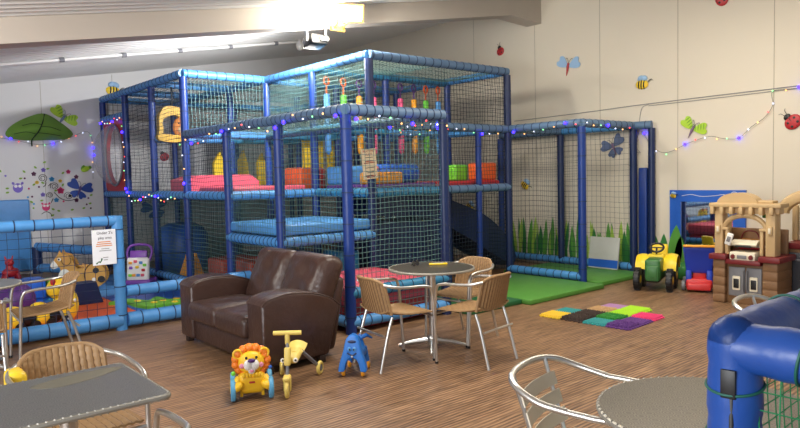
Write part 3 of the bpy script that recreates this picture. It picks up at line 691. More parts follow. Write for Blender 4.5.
# notice on the pen netting
t = thing('paper_notice', 'white paper notice hanging in the toddler pen netting', 'notice', (2.08, 7.125, .70), (rad(90), 0, rad(2)))
obj('sheet', G().rbox((0, .19, 0), (.235, .36, .003), .003, 1), M_PAPW, t, False)
text('heading', "Under 2's", .040, M_INKB, t, (.01, .335, .002)); text('heading', 'play area', .038, M_INKB, t, (.01, .285, .002))
g = G()
for y, wd in ((.245, .13), (.225, .15), (.205, .16)): g.b2((-wd/2, y-.005, .0015), (wd/2, y+.004, .0025))
obj('text_line', g, M_INKO, t, False)
g = G()
for y, wd in ((.175, .08), (.155, .12), (.085, .05), (.06, .04)): g.b2((.01-wd/2, y-.004, .0015), (.01+wd/2, y+.003, .0025))
obj('text_line', g, M_INKG, t, False)
g = G().prism([(-.09, .03), (-.06, .05), (-.04, .05), (-.035, .08), (-.02, .075), (-.03, .05), (-.045, .03), (-.06, .04), (-.08, .02)], .001, 0, Matrix.Translation((0, 0, .0018))); obj('drawing', g, M_GREEND, t, False)
# ------------------------------------------------------------------ sofa
SO = thing('leather_sofa', 'worn dark brown leather two seat sofa in front of the play frame', 'sofa', (2.86, 5.44, 0))
def arm(y0, y1, lab):
    top = cr_pts([(2.50, .55, 0), (2.56, .60, 0), (2.75, .625, 0), (2.98, .60, 0), (3.15, .54, 0), (3.24, .47, 0)], 6)
    poly = [(2.50, .055)]+[(p.x, p.y) for p in top]+[(3.12, .055)]
    bm = bmesh.new(); n = len(poly)
    a = [bm.verts.new((x, y0, z)) for x, z in poly]; b = [bm.verts.new((x, y1, z)) for x, z in poly]
    bm.faces.new(a); bm.faces.new(list(reversed(b)))
    for i in range(n): bm.faces.new((a[i], b[i], b[(i+1) % n], a[(i+1) % n]))
    bmesh.ops.recalc_face_normals(bm, faces=bm.faces)
    es = [e for e in bm.edges if e.calc_face_angle(0) > rad(50)]
    bmesh.ops.bevel(bm, geom=es, offset=.03, segments=4, profile=.5, affect='EDGES')
    o = obj('armrest', G().bm_in(bm), M_LEATH, SO, world=True)
    g = G()
    for y in (y0+.012, y1-.012): g.tube([(p.x, y+(.003 if y > (y0+y1)/2 else -.003), p.y-.006) for p in top], .007, 6)
    obj('piping', g, M_LEATH, o, world=True)
arm(4.63, 4.90, 0); arm(6.00, 6.27, 1)
obj('seat_base', G().rbox((2.85, 5.43, .16), (.64, 1.16, .22), .02, 3), M_LEATH, SO, world=True)
def puff(h, dx, dy, dz, wr):
    def f(c):
        x, y, z = c; ux, uy = x/(dx/2), y/(dy/2)
        k = max(0, 1-ux*ux)*max(0, 1-uy*uy)
        if z > 0: z += h*k**.5+wr*math.sin(23*y+6*x)*k+.6*wr*math.sin(31*x-17*y)*k
        return Vector((x, y, z))
    return f
for y, s in ((5.17, 0), (5.725, 1)):
    obj('seat_cushion', G().pillow((2.76, y, .33), (.60, .565, .17), .05, 17, 0, puff(.035, .60, .56, .17, .007)), M_LEATH, SO, world=True)
for y in (5.01, 5.62):
    T = Matrix.Translation((3.19, y, .605)) @ Euler((0, rad(-66), 0)).to_matrix().to_4x4()
    g = G().pillow((0, 0, 0), (.56, .62, .20), .085, 17, 0, puff(.05, .56, .62, .2, .014), T); obj('back_cushion', g, M_LEATH, SO, world=True)
obj('back_frame', G().rbox((3.26, 5.34, .37), (.13, 1.22, .64), .05, 3, 0, (0, rad(12), 0)), M_LEATH, SO, world=True)
M_WOODD = mat('dark_wood', (44, 30, 24), .5, 0, .1)
for x in (2.56, 3.05):
    for y in (4.66, 6.2): obj('foot', G().rbox((x, y, .03), (.06, .06, .06), .006, 2), M_WOODD, SO, world=True)

# ------------------------------------------------------------------ wicker chairs and aluminium chairs
M_WICK = mat('tan_wicker', (154, 121, 82), .55, 0, .22, 40, .2, 120); M_WICKD = mat('dark_wicker_gap', (112, 82, 52), .7, 0, .2, 40)
def chair_frame(t, slat=False):
    for sx in (-1, 1):
        # front leg rising to the armrest and running back around the shell
        pts = cr_pts([(sx*.245, .255, 0), (sx*.25, .235, .35), (sx*.252, .215, .60), (sx*.255, .15, .652), (sx*.258, .04, .660), (sx*.255, -.05, .665)] if slat else [(sx*.245, .255, 0), (sx*.25, .235, .35), (sx*.252, .215, .60), (sx*.255, .15, .652), (sx*.262, -.04, .664), (sx*.245, -.14, .674), (sx*.198, -.215, .69)], 6)
        obj('front_leg', G().tube(pts, .0125, 10), M_ALU, t, label='aluminium front leg bending into the armrest')
        obj('rear_leg', G().tube(cr_pts([(sx*.208, -.265, 0), (sx*.20, -.185, .30), (sx*.20, -.14, .43)], 5), .0125, 10), M_ALU, t)
        obj('foot_cap', G().tube([(sx*.245, .255, 0), (sx*.245, .254, .02)], .0145, 10), M_BLACK, t)
    obj('stretcher', G().tube([(-.247, .23, .40), (.247, .23, .40)], .010, 8), M_ALU, t)
    obj('stretcher', G().tube([(-.205, -.225, .29), (.205, -.225, .29)], .010, 8), M_ALU, t)
def wicker_chair(label, loc, rz, group='tan wicker armchairs'):
    t = thing('wicker_chair', label, 'chair', loc, rz, group)
    chair_frame(t)
    nu, nvv = 52, 28; stripe = lambda i, j: 1 if (i % 4) == 2 else 0
    def w(u, v, a):
        return a*math.sin(PI*14*v)*math.cos(PI*13*u)+.0030*math.cos(2*PI*13*u)
    def seat(u, v):
        x = (u-.5)*.46*(1-.08*v); y = .235-.43*v; z = .445-.02*math.sin(PI*v)+.035*v*v*(abs(u-.5)*2)**3-.02*(1-v)**6+w(u, v, .0012)
        return Vector((x, y, z))
    def back(u, v):
        a = (u-.5)*2; x = a*(.212-.017*v); y = -.195-.075*v+.07*(abs(a)**2.4)*(.55+.45*v); z = .45+.28*v-.05*abs(a)**5*v
        d = w(u, v, .0016); return Vector((x-a*d, y+d, z))
    obj('seat', G().sheet(seat, nu, nvv, .012, stripe), [M_WICK, M_WICKD], t, ang=80); obj('backrest', G().sheet(back, nu, nvv, .012, stripe), [M_WICK, M_WICKD], t, ang=80)
    rim = [back(k/16, 1)+Vector((0, -.006, .004)) for k in range(17)]
    rim = [back(0, .0)]+[back(0, q/4) for q in range(1, 4)]+rim+[back(1, q/4) for q in (3, 2, 1)]+[back(1, 0)]
    obj('rim', G().tube(cr_pts(rim, 2), .0125, 8), M_WICK, t, label='rolled wicker rim')
    return t
wc = wicker_chair('wicker armchair on the left of the round table with its back to the sofa', (3.48, 4.21, 0), rad(-97))
def wdup(label, loc, rz): return dup(wc, loc, (0, 0, rz), label)
wdup('wicker armchair on the right of the round table nearest the camera', (4.03, 3.80, 0), rad(8))
wdup('wicker armchair behind the round table in front of the green mats', (4.47, 4.38, 0), rad(96))
wdup('wicker armchair seen side on in front of the toddler pen netting', (1.38, 6.52, 0), rad(88))
wdup('wicker armchair at the left edge beside the far round table', (.72, 5.85, 0), rad(-5))
wdup('wicker armchair behind the square table in the lower left', (.82, 3.36, 0), rad(181))
wdup('wicker armchair tucked under the near side of the square table', (.67, 2.41, 0), rad(-2))
M_SLAT = mat('satin_aluminium', (222, 212, 190), .40, .10, .05, 12)
def slat_chair(label, loc, rz):
    t = thing('aluminium_chair', label, 'chair', loc, rz, 'aluminium slat armchairs')
    chair_frame(t, True)
    obj('back_loop', G().tube(cr_pts([(-.255, -.05, .665), (-.262, -.16, .685), (-.22, -.27, .722), (-.10, -.325, .738), (.10, -.325, .738), (.22, -.27, .722), (.262, -.16, .685), (.255, -.05, .665)], 7), .0145, 10), M_ALU, t, label='curved aluminium tube over the backrest')
    for sx in (-1, 1): obj('back_bar', G().tube([(sx*.15, -.205, .43), (sx*.165, -.30, .735)], .010, 8), M_ALU, t)
    for z in (.50, .575, .65):
        dy = -.205-.095*(z-.43)/.305
        obj('back_slat', G().sheet(lambda u, v: ((u-.5)*.36, dy+.016-.02*(1-(2*u-1)**2)-.31*(v*.055-.027), z-.027+.055*v), 10, 2, .006), M_SLAT, t)
    for k in range(6): obj('seat_slat', G().rbox((0, .20-.072*k, .44-.004*k), (.44, .056, .010), .004, 2), M_SLAT, t)
    obj('seat_rail', G().tube([(-.2, .23, .427), (-.2, -.19, .41)], .010, 8), M_ALU, t); obj('seat_rail', G().tube([(.2, .23, .427), (.2, -.19, .41)], .010, 8), M_ALU, t)
    return t
sc_ = slat_chair('aluminium slat armchair at the near round table in the lower right', (2.27, 1.47, 0), rad(196))
dup(sc_, (4.28, 1.44, 0), (0, 0, rad(186)), 'aluminium slat armchair half hidden behind the blue padded barrier')

# ------------------------------------------------------------------ tables
def swirl_mat(name, c1, c2):
    m = mat(name, c1, .30, .6, 0, 0); nt = m.node_tree; b = nt.nodes['Principled BSDF']
    tc = node(nt, 'ShaderNodeTexCoord'); v = node(nt, 'ShaderNodeTexVoronoi'); v.inputs['Scale'].default_value = 22; v.inputs['Randomness'].default_value = .15
    nt.links.new(tc.outputs['Object'], v.inputs['Vector'])
    wv = node(nt, 'ShaderNodeMath', operation='SINE'); ml = node(nt, 'ShaderNodeMath', operation='MULTIPLY'); ml.inputs[1].default_value = 38
    nt.links.new(v.outputs['Distance'], ml.inputs[0]); nt.links.new(ml.outputs[0], wv.inputs[0])
    mx = node(nt, 'ShaderNodeMixRGB'); mx.inputs[1].default_value = (*lin(c1), 1); mx.inputs[2].default_value = (*lin(c2), 1)
    ad = node(nt, 'ShaderNodeMath', operation='MULTIPLY_ADD'); ad.inputs[1].default_value = .5; ad.inputs[2].default_value = .5
    nt.links.new(wv.outputs[0], ad.inputs[0]); nt.links.new(ad.outputs[0], mx.inputs[0]); nt.links.new(mx.outputs[0], b.inputs['Base Color'])
    bp = node(nt, 'ShaderNodeBump'); bp.inputs['Strength'].default_value = .08; bp.inputs['Distance'].default_value = .001
    nt.links.new(ad.outputs[0], bp.inputs['Height']); nt.links.new(bp.outputs[0], b.inputs['Normal']); return m
M_SWIRL = swirl_mat('swirled_steel', (74, 69, 61), (112, 105, 94))
M_SWIRL2 = swirl_mat('worn_swirled_steel', (112, 113, 112), (140, 140, 136))
M_ROPE = mat('dull_rope_steel', (150, 146, 136), .5, .5, .05)
def pedestal(t, legs=4, top=.69):
    obj('column', G().lathe([(.034, .06), (.034, top)], n=18), M_ALU, t)
    obj('top_bracket', G().box((0, 0, top), (.30, .05, .02)).box((0, 0, top), (.05, .30, .02)), M_GREYP, t, False)
    obj('hub', G().lathe([(.05, .03), (.05, .09), (.036, .11)], n=18), M_ALU, t)
    for k in range(legs):
        a = PI/4+k*2*PI/legs
        obj('foot', G().tube([(.04*math.cos(a), .04*math.sin(a), .065), (.18*math.cos(a), .18*math.sin(a), .045), (.31*math.cos(a), .31*math.sin(a), .014)], [.024, .02, .013], 8), M_ALU, t)
def round_table(label, x, y, r, m):
    t = thing('round_table', label, 'table', (x, y, 0), 0, 'round steel cafe tables')
    obj('tabletop', G().lathe([(0, .700), (r-.01, .700), (r, .705), (r, .722), (0, .722)], n=64), m, t)
    g = G().torus((0, 0, .712), r+.002, .011, n=64)
    for k in range(72):
        a = 2*PI*k/72; c = Vector(((r+.004)*math.cos(a), (r+.004)*math.sin(a), .712)); tt = Vector((-math.sin(a), math.cos(a), 0))
        g.tube([c-tt*.008-Vector((0, 0, .011)), c+tt*.008+Vector((0, 0, .011))], .0055, 5)
    obj('rope_edge', g, M_ROPE, t)
    pedestal(t); return t
round_table('round steel cafe table between three wicker chairs in the middle', 4.05, 4.35, .375, M_SWIRL)
round_table('grey round cafe table at the left edge by the toddler pen', .84, 6.50, .35, M_SWIRL2)
round_table('round steel cafe table in the lower right foreground', 2.255, 1.02, .375, M_SWIRL)
t = thing('square_table', 'square steel cafe table in the lower left foreground', 'table', (.665, 2.845, 0))
def rsq(h, r):
    out = []
    for cx, cy, a0 in ((h-r, h-r, 0), (-h+r, h-r, 90), (-h+r, -h+r, 180), (h-r, -h+r, 270)):
        for k in range(6): a = rad(a0+k*18); out.append((cx+r*math.cos(a), cy+r*math.sin(a)))
    return out
obj('tabletop', G().prism(rsq(.297, .03), .022, 0, Matrix.Translation((0, 0, .70))), M_SWIRL2, t, False)
g = G(); pl = rsq(.299, .03); g.tube([(a, b, .711) for a, b in pl], .011, 8, True)
for k in range(len(pl)):
    a = Vector((*pl[k], .711)); b = Vector((*pl[(k+1) % len(pl)], .711)); L = (b-a).length; nn = max(1, int(L/.026))
    for q in range(nn):
        c = a.lerp(b, (q+.5)/nn); d = (b-a).normalized(); g.tube([c-d*.008-Vector((0, 0, .011)), c+d*.008+Vector((0, 0, .011))], .006, 5)
obj('rope_edge', g, M_ROPE, t); pedestal(t)
obj('top_worn_patch', G().prism([(p.x, p.y) for p in cr_pts([(-.1, .18, 0), (.05, .24, 0), (.24, .25, 0), (.27, .20, 0), (.12, .12, 0), (-.02, .10, 0)], 4, True)], .0006, 0, Matrix.Translation((0, 0, .7221))), mat('dull_steel_patch', (132, 128, 112), .5, .6, .1), t, False)
# a yellow ticket holder and dark item on the middle table
t = thing('number_block', 'small yellow strip lying on the middle round table', 'strip', (4.20, 4.42, .7235), rad(-38))
obj('strip', G().rbox((0, 0, .008), (.17, .035, .014), .004, 2), M_YEL, t); obj('centre_label', G().b2((-.05, -.012, .0152), (.05, .012, .0158)), M_CREAMP, t, False)
t = thing('sunglasses', 'black sunglasses folded on the middle round table', 'sunglasses', (4.02, 4.53, .7235), rad(20))
for s in (-1, 1): obj('lens_frame', G().lathe([(0, -.003), (.026, -.003), (.026, .003), (0, .003)], (s*.032, 0, .024), 14, 0, (PI/2-.2, 0, 0)), M_BLACK, t); obj('temple', G().tube([(s*.055, 0, .03), (s*.02, .03, .006)], .003, 6), M_BLACK, t)
t = thing('yellow_cushion', 'yellow cushion end on the wicker chair behind the square table', 'cushion', (.60, 3.50, .452), rad(0))
obj('cushion', G().rbox((0, 0, .12), (.08, .15, .24), .03, 3), M_YEL, t); obj('seam', G().torus((0, 0, .12), .03, .003), M_AMBER, t)

# ------------------------------------------------------------------ ride-on toys on the floor
M_LION = mat('lion_yellow', (244, 196, 40), .42, 0, .04); M_MANE = mat('lion_orange', (238, 130, 36), .45, 0, .06)
M_WHEELB = mat('pale_blue_wheel', (92, 166, 210), .45, 0, .05); M_PINKL = mat('light_pink_plastic', (236, 150, 180), .45, 0, 0)
t = thing('lion_walker', 'yellow lion push walker with orange mane and blue wheels', 'toy lion', (2.205, 4.275, 0), rad(-26)); t.scale = (.87, .87, .90)
obj('body', G().rbox((0, -.03, .13), (.22, .15, .17), .05, 4, 0, (rad(8), 0, 0)).rbox((0, .05, .11), (.18, .2, .07), .03, 3), M_LION, t)
g = G()
for k in range(15):
    a = 2*PI*k/15; g.ell((.125*math.cos(a), -.015, .29+.105*math.sin(a)), (.036, .045, .036), seg=10, ring=7)
g.ell((0, .0, .29), (.12, .05, .10)); obj('mane', g, M_MANE, t)
obj('head', G().ell((0, -.05, .285), (.105, .06, .092), seg=20, ring=14), M_LION, t)
for s in (-1, 1):
    e = obj('ear', G().torus((s*.105, -.045, .355), .034, .010, 0, (PI/2, 0, 0), 18, 8), M_LION, t); obj('inner_ear', G().ell((s*.105, -.04, .355), (.031, .015, .031)), M_MANE, e)
    obj('muzzle', G().ell((s*.028, -.105, .278), (.034, .03, .042)), M_WHITE, t)
    obj('cheek', G().ell((s*.075, -.092, .272), (.022, .012, .02)), M_PINKL, t)
    obj('eye', G().ell((s*.04, -.104, .335), (.010, .006, .012)), M_BLACK, t)
    obj('arm', G().tube([(s*.10, -.06, .17), (s*.135, -.10, .12), (s*.155, -.13, .125)], [.03, .034, .022], 12), M_LION, t)
    obj('foot', G().ell((s*.12, -.115, .115), (.055, .045, .035), 0, (0, s*.5, 0)), M_LION, t)
    obj('leg_post', G().rbox((s*.085, -.05, .05), (.025, .04, .06), .006, 2), M_LION, t)
    for y in (-.085, .13):
        wl = obj('wheel', G().lathe([(0, -.02), (.075, -.02), (.085, -.012), (.085, .012), (.075, .02), (0, .02)], (s*.15, y, .0855), 24, 0, (0, PI/2, 0)), M_WHEELB, t)
        obj('hub', G().lathe([(0, -.024), (.025, -.024), (.025, .024), (0, .024)], (s*.15, y, .0855), 14, 0, (0, PI/2, 0)), M_LION, wl)
obj('nose', G().ell((0, -.128, .318), (.030, .018, .017)), mat('deep_violet_plastic', (74, 34, 110), .35, 0, 0), t)
obj('mouth', G().ell((0, -.112, .232), (.028, .015, .022)), M_WHITE, t, label='white open mouth'); obj('tongue', G().ell((0, -.124, .235), (.018, .008, .012)), M_PINKL, t)
g = G()
for k in range(6): g.ell((-.062+.025*k, -.108, .198), (.014, .012, .022), seg=8, ring=6)
obj('chest_bumps', g, M_LION, t); obj('badge', G().rbox((0, -.118, .145), (.045, .006, .016), .003, 2), M_RED, t)
obj('knob', G().ell((-.145, -.06, .21), .018), M_LIME, t); obj('knob', G().ell((.15, -.05, .235), .016), M_BLUEV, t)
obj('handle', G().tube(cr_pts([(-.07, .10, .12), (-.07, .16, .33), (0, .17, .37), (.07, .16, .33), (.07, .10, .12)], 5), .012, 8), M_LION, t)

M_SCUT = mat('pale_yellow_plastic', (226, 200, 104), .42, 0, .05)
t = thing('beetle_trike', 'pale yellow three wheeled ride-on trike next to the lion walker', 'trike', (2.50, 4.19, 0), rad(-40))
def wheel3(x, y, r, wd, rz):
    wl = obj('wheel', G().torus((x, y, r), r-wd/2, wd/2, 0, (0, PI/2, rz), 24, 10), M_SCUT, t)
    obj('hub', G().lathe([(0, -.014), (.022, -.014), (.026, 0), (.022, .014), (0, .014)], (x, y, r), 16, 0, (0, PI/2, rz)), M_GREYP, wl)
    g = G()
    for k in range(3):
        a = 2*PI*k/3+.4; c, s_ = math.cos(a), math.sin(a); d = Vector((-math.sin(rz)*c, math.cos(rz)*c, s_)); g.tube([Vector((x, y, r)), Vector((x, y, r))+d*(r-wd*.6)], .010, 6)
    obj('spokes', g, M_SCUT, wl)
wheel3(-.02, -.19, .065, .030, .1); wheel3(-.15, .36, .055, .03, .25); wheel3(.15, .36, .055, .03, -.25)
obj('fork', G().rbox((-.02, -.165, .10), (.055, .03, .12), .012, 3, 0, (rad(-8), 0, 0)).rbox((-.02, -.19, .14), (.05, .07, .03), .012, 3), M_SCUT, t)
obj('steering_column', G().tube([(-.02, -.16, .12), (-.02, -.10, .40)], .013, 10), M_GREYP, t)
obj('column_sleeve', G().rbox((-.02, -.125, .28), (.045, .045, .13), .012, 3, 0, (rad(-12), 0, 0)).rbox((-.02, -.10, .40), (.035, .035, .08), .012, 3), M_SCUT, t)
obj('handlebar', G().tube([(-.12, -.10, .445), (.08, -.10, .445)], .016, 10), M_SCUT, t)
obj('seat', G().sheet(lambda u, v: ((u-.5)*.14*(.6+.5*v), .03+.20*v, .278+.035*max(0, v-.55)**1.2*2.5-.03*(2*u-1)**2), 12, 12, .03), M_SCUT, t)
obj('body_shell', G().rbox((0, .02, .245), (.10, .26, .05), .022, 4), M_SCUT, t)
for s in (-1, 1):
    obj('rear_leg', G().tube([(s*.045, .13, .25), (s*.135, .35, .075)], .014, 10), M_GREYP, t)
    e = obj('eye', G().ell((s*.045-.01, -.118, .25), (.018, .010, .018)), M_WHITE, t); obj('pupil', G().ell((s*.045-.008, -.127, .252), (.008, .004, .008)), M_BLACK, e)

M_WHALE = mat('ride_on_blue', (36, 116, 206), .35, 0, .05)
t = thing('ride_on_toy', 'blue plastic ride-on animal with smiling face beside the round table', 'ride-on toy', (3.085, 4.215, 0), rad(-48)); t.scale = (.9, .70, .98)
out = cr_pts([(-.125, .045, 0), (-.112, .11, 0), (-.078, .21, 0), (-.06, .285, 0), (-.035, .322, 0), (0, .332, 0), (.035, .322, 0), (.06, .285, 0), (.078, .21, 0), (.112, .11, 0), (.125, .045, 0)], 3)
inn = cr_pts([(.07, .045, 0), (.058, .10, 0), (.034, .142, 0), (0, .155, 0), (-.034, .142, 0), (-.058, .10, 0), (-.07, .045, 0)], 3)
pl = [(p.x, p.y) for p in out+inn]; bm = bmesh.new(); vv = [[bm.verts.new((x, y+.12*(z-.04), z)) for x, z in pl] for y in (-.22, -.12)]
bm.faces.new(vv[0]); bm.faces.new(list(reversed(vv[1]))); n = len(pl)
for i in range(n): bm.faces.new((vv[0][i], vv[1][i], vv[1][(i+1) % n], vv[0][(i+1) % n]))
bmesh.ops.recalc_face_normals(bm, faces=bm.faces)
bmesh.ops.bevel(bm, geom=[e for e in bm.edges if e.calc_face_angle(0) > rad(55)], offset=.012, segments=3, profile=.5, affect='EDGES')
g = G().bm_in(bm); sec = [(-.13, .25, .07), (-.05, .225, .066), (.05, .21, .08), (.15, .205, .08), (.22, .23, .05), (.27, .27, .02)]; vs = []; NS = 16
for (y, zt, hw) in sec:
    for k in range(NS): a = 2*PI*k/NS; vs.append((hw*math.cos(a), y, zt-.055+.055*math.sin(a)))
fs = []
for i in range(len(sec)-1):
    for k in range(NS): k2 = (k+1) % NS; fs.append((i*NS+k, i*NS+k2, (i+1)*NS+k2, (i+1)*NS+k))
fs.append(tuple(range(NS))); fs.append(tuple((len(sec)-1)*NS+k for k in range(NS))); g.add(vs, fs); obj('body', g, M_WHALE, t, ang=55)
for s in (-1, 1):
    obj('tail_fin', G().tube([(0, .22, .24), (s*.06, .27, .26), (s*.11, .29, .23)], [.03, .028, .01], 10, flat=.6), M_WHALE, t)
    for y in (-.16, .17): obj('wheel', G().lathe([(0, -.014), (.03, -.014), (.036, 0), (.03, .014), (0, .014)], (s*.085, y, .036), 16, 0, (0, PI/2, 0)), M_AMBER, t)
    obj('rear_leg', G().tube([(s*.05, .15, .18), (s*.08, .17, .05)], [.03, .022], 10), M_WHALE, t)
    obj('eye', G().ell((s*.022, -.20, .225), (.018, .010, .02)), M_SKY, t); obj('pupil', G().ell((s*.018, -.209, .224), (.007, .004, .008)), M_BLACK, t)
obj('mouth', G().tube(cr_pts([(-.04, -.203, .195), (0, -.205, .176), (.04, -.203, .195)], 5), .007, 8), M_NAVY, t); obj('tooth', G().rbox((0, -.207, .170), (.016, .008, .018), .003, 2), M_WHITE, t)
obj('handle_slot', G().ell((0, -.186, .282), (.042, .012, .014)), M_NAVY, t)

# textured sensory floor tiles: a field of little knobs on each
def tile(label, x, y, m, kind, rz=.22):
    g = G().rbox((0, 0, .006), (.25, .25, .012), .004, 1); n = 9
    for i in range(n):
        for j in range(n):
            px, py = (i-(n-1)/2)*.0268, (j-(n-1)/2)*.0268
            if kind == 0: g.lathe([(.012, 0), (.009, .018), (0, .026)], (px, py, .011), 6)
            elif kind == 1: g.lathe([(.0135, 0), (.011, .010), (0, .015)], (px, py, .011), 7)
            else: g.lathe([(.011, 0), (.010, .014+.012*random.random()), (.004, .03), (0, .031)], (px+random.uniform(-.004, .004), py+random.uniform(-.004, .004), .011), 6)
    for k in range(5):
        for sx, sy in ((1, 0), (-1, 0), (0, 1), (0, -1)):
            o = (k-2)*.05
            g.lathe([(.013, 0), (.013, .011), (0, .011)], (sx*.129+(0 if sx else o), sy*.129+(0 if sy else o), .001), 8)
    return solo('sensory_tile', g, m, label, 'floor tile', (x, y, .001), rz, 'textured sensory floor tiles')
M_TEALT = mat('teal_rubber', (48, 148, 150), .5, 0, .08); M_DKB = mat('dark_brown_rubber', (62, 44, 36), .55, 0, .1)
M_TANT = mat('tan_rubber', (196, 160, 112), .5, 0, .08); M_LILAC = mat('lilac_rubber', (170, 128, 176), .5, 0, .08)
M_LIMET = mat('lime_rubber', (176, 226, 40), .5, 0, .06); M_GRT = mat('grass_green_rubber', (44, 138, 44), .5, 0, .08)
M_VIO = mat('violet_rubber', (98, 52, 130), .5, 0, .08); M_PINKT = mat('hot_pink_rubber', (226, 60, 118), .5, 0, .06)
base = Vector((6.13, 4.10)); ux = Vector((math.cos(.06), math.sin(.06)))*.258; uy = Vector((-math.sin(.06), math.cos(.06)))*.258
for lab_, i, j, m, kd in (('yellow sensory tile at the left corner of the group', -1, 1, M_YEL, 0), ('teal sensory tile at the far side next to the yellow one', 0, 1, M_TEALT, 1),
        ('dark brown sensory tile in front of the yellow one', -1, 0, M_DKB, 2), ('dark brown sensory tile in the middle next to the tan one', 0, 0, M_DKB, 2), ('tan sensory tile beside the lilac one', 1, 0, M_TANT, 2), ('lilac sensory tile at the far corner', 2, 0, M_LILAC, 1),
        ('teal sensory tile on the near side of the dark brown ones', -1, -1, M_TEALT, 1), ('grass green sensory tile in the middle of the group', 0, -1, M_GRT, 2), ('lime green sensory tile next to the grass green one', 1, -1, M_LIMET, 0), ('lime green sensory tile at the right far side', 2, -1, M_LIMET, 0),
        ('violet sensory tile at the nearest corner', -1, -2, M_VIO, 2), ('violet sensory tile between the nearest one and the pink one', 0, -2, M_VIO, 1), ('hot pink sensory tile at the right corner', 1, -2, M_PINKT, 0)):
    p = base+ux*i+uy*j; tile(lab_, p.x, p.y, m, kd, .06)

# ------------------------------------------------------------------ toys along the right wall
M_JGR = mat('tractor_green', (54, 108, 52), .4, 0, .06); M_JYE = mat('tractor_yellow', (240, 208, 40), .4, 0, .05)
t = thing('toy_tractor', 'green and yellow ride-on toy tractor with black wheels by the cage', 'toy tractor', (8.10, 4.42, 0), rad(-70))
obj('hood', G().rbox((0, -.12, .28), (.19, .34, .27), .035, 3).rbox((0, -.28, .24), (.16, .06, .2), .02, 3), M_JGR, t)
obj('grille', G().rbox((0, -.315, .25), (.11, .012, .13), .004, 2), M_JGR, t)
obj('chassis', G().rbox((0, .05, .16), (.16, .60, .09), .02, 2), M_BLACK, t)
obj('seat', G().rbox((0, .26, .34), (.20, .18, .05), .02, 3).rbox((0, .35, .45), (.20, .05, .2), .02, 3, 0, (rad(-10), 0, 0)), M_JYE, t)
obj('dashboard', G().rbox((0, .05, .40), (.2, .08, .10), .02, 3), M_JYE, t)
for s in (-1, 1):
    obj('fender', G().sheet(lambda u, v: (s*(.10+.15*u), .14+.21*math.cos(PI*(.05+.9*v)), .21+.21*math.sin(PI*(.05+.9*v))+.02*math.sin(PI*u)), 6, 14, .015), M_JYE, t)
    for y, r, wd, nm in ((.14, .17, .085, 'rear_wheel'), (-.18, .145, .075, 'front_wheel')):
        g = G().lathe([(.06, -wd/2), (r*.9, -wd/2), (r, -wd*.3), (r, wd*.3), (r*.9, wd/2), (.06, wd/2)], (s*.195, y, r), 26, 0, (0, PI/2, 0))
        for k in range(18):
            a = 2*PI*k/18; g.box((s*.195, y+r*1.0*math.cos(a), r+r*1.0*math.sin(a)*.985), (wd*.9, .012, .02), 0, (a, 0, 0))
        wl = obj(nm, g, M_BLACK, t); obj('hub', G().lathe([(0, -wd*.56), (.04, -wd*.56), (.075, -wd*.4), (.075, wd*.4), (.04, wd*.56), (0, wd*.56)], (s*.195, y, r), 18, 0, (0, PI/2, 0)), M_JYE, wl)
obj('steering_wheel', G().torus((0, .07, .53), .085, .014, 0, (rad(35), 0, 0)).tube([(0, .03, .42), (0, .07, .53)], .012, 8).tube([(-.08, .07, .53), (.08, .07, .53)], .009, 6), M_BLACK, t)

t = thing('push_cart', 'blue and red plastic push cart between the tractor and the toy kitchen', 'push cart', (8.38, 3.98, 0), rad(-66))
M_CB = mat('cart_blue', (34, 62, 176), .4, 0, .06); M_CR = mat('cart_red', (206, 52, 52), .4, 0, .06)
def hop(c):
    k = (c.z+.17)/.34; return Vector((c.x*(.78+.22*k), c.y*(.7+.3*k)+.05*k*-1, c.z))
obj('hopper', G().rbox((0, -.02, .40), (.38, .30, .34), .025, 3, 0, None, 4, hop), M_CB, t)
obj('rim', G().rbox((0, -.235, .585), (.37, .04, .03), .012, 3), M_AMBER, t)
for s in (-1, 1):
    obj('leg', G().rbox((s*.12, -.12, .18), (.07, .10, .18), .015, 2), M_CB, t)
    for y in (-.10, .22): obj('wheel', G().lathe([(0, -.02), (.06, -.02), (.066, 0), (.06, .02), (0, .02)], (s*.185, y, .066), 18, 0, (0, PI/2, 0)), M_GREYP, t)
obj('base_tray', G().rbox((0, .03, .10), (.31, .42, .13), .03, 3).rbox((0, -.19, .07), (.28, .10, .09), .02, 3), M_CR, t)
obj('inner_box', G().rbox((0, -.06, .22), (.16, .1, .14), .02, 2), M_CR, t)
t = thing('toy_car_body', 'red toy car with yellow trim behind the push cart', 'toy car', (8.80, 3.66, 0), rad(-60))
obj('body', G().rbox((0, 0, .26), (.36, .5, .32), .07, 4), M_CR, t); obj('trim', G().rbox((.0, -.05, .44), (.30, .25, .06), .02, 3), M_AMBER, t)
for s in (-1, 1):
    for y in (-.15, .15): obj('wheel', G().lathe([(0, -.03), (.085, -.03), (.095, 0), (.085, .03), (0, .03)], (s*.17, y, .095), 18, 0, (0, PI/2, 0)), M_BLACK, t)

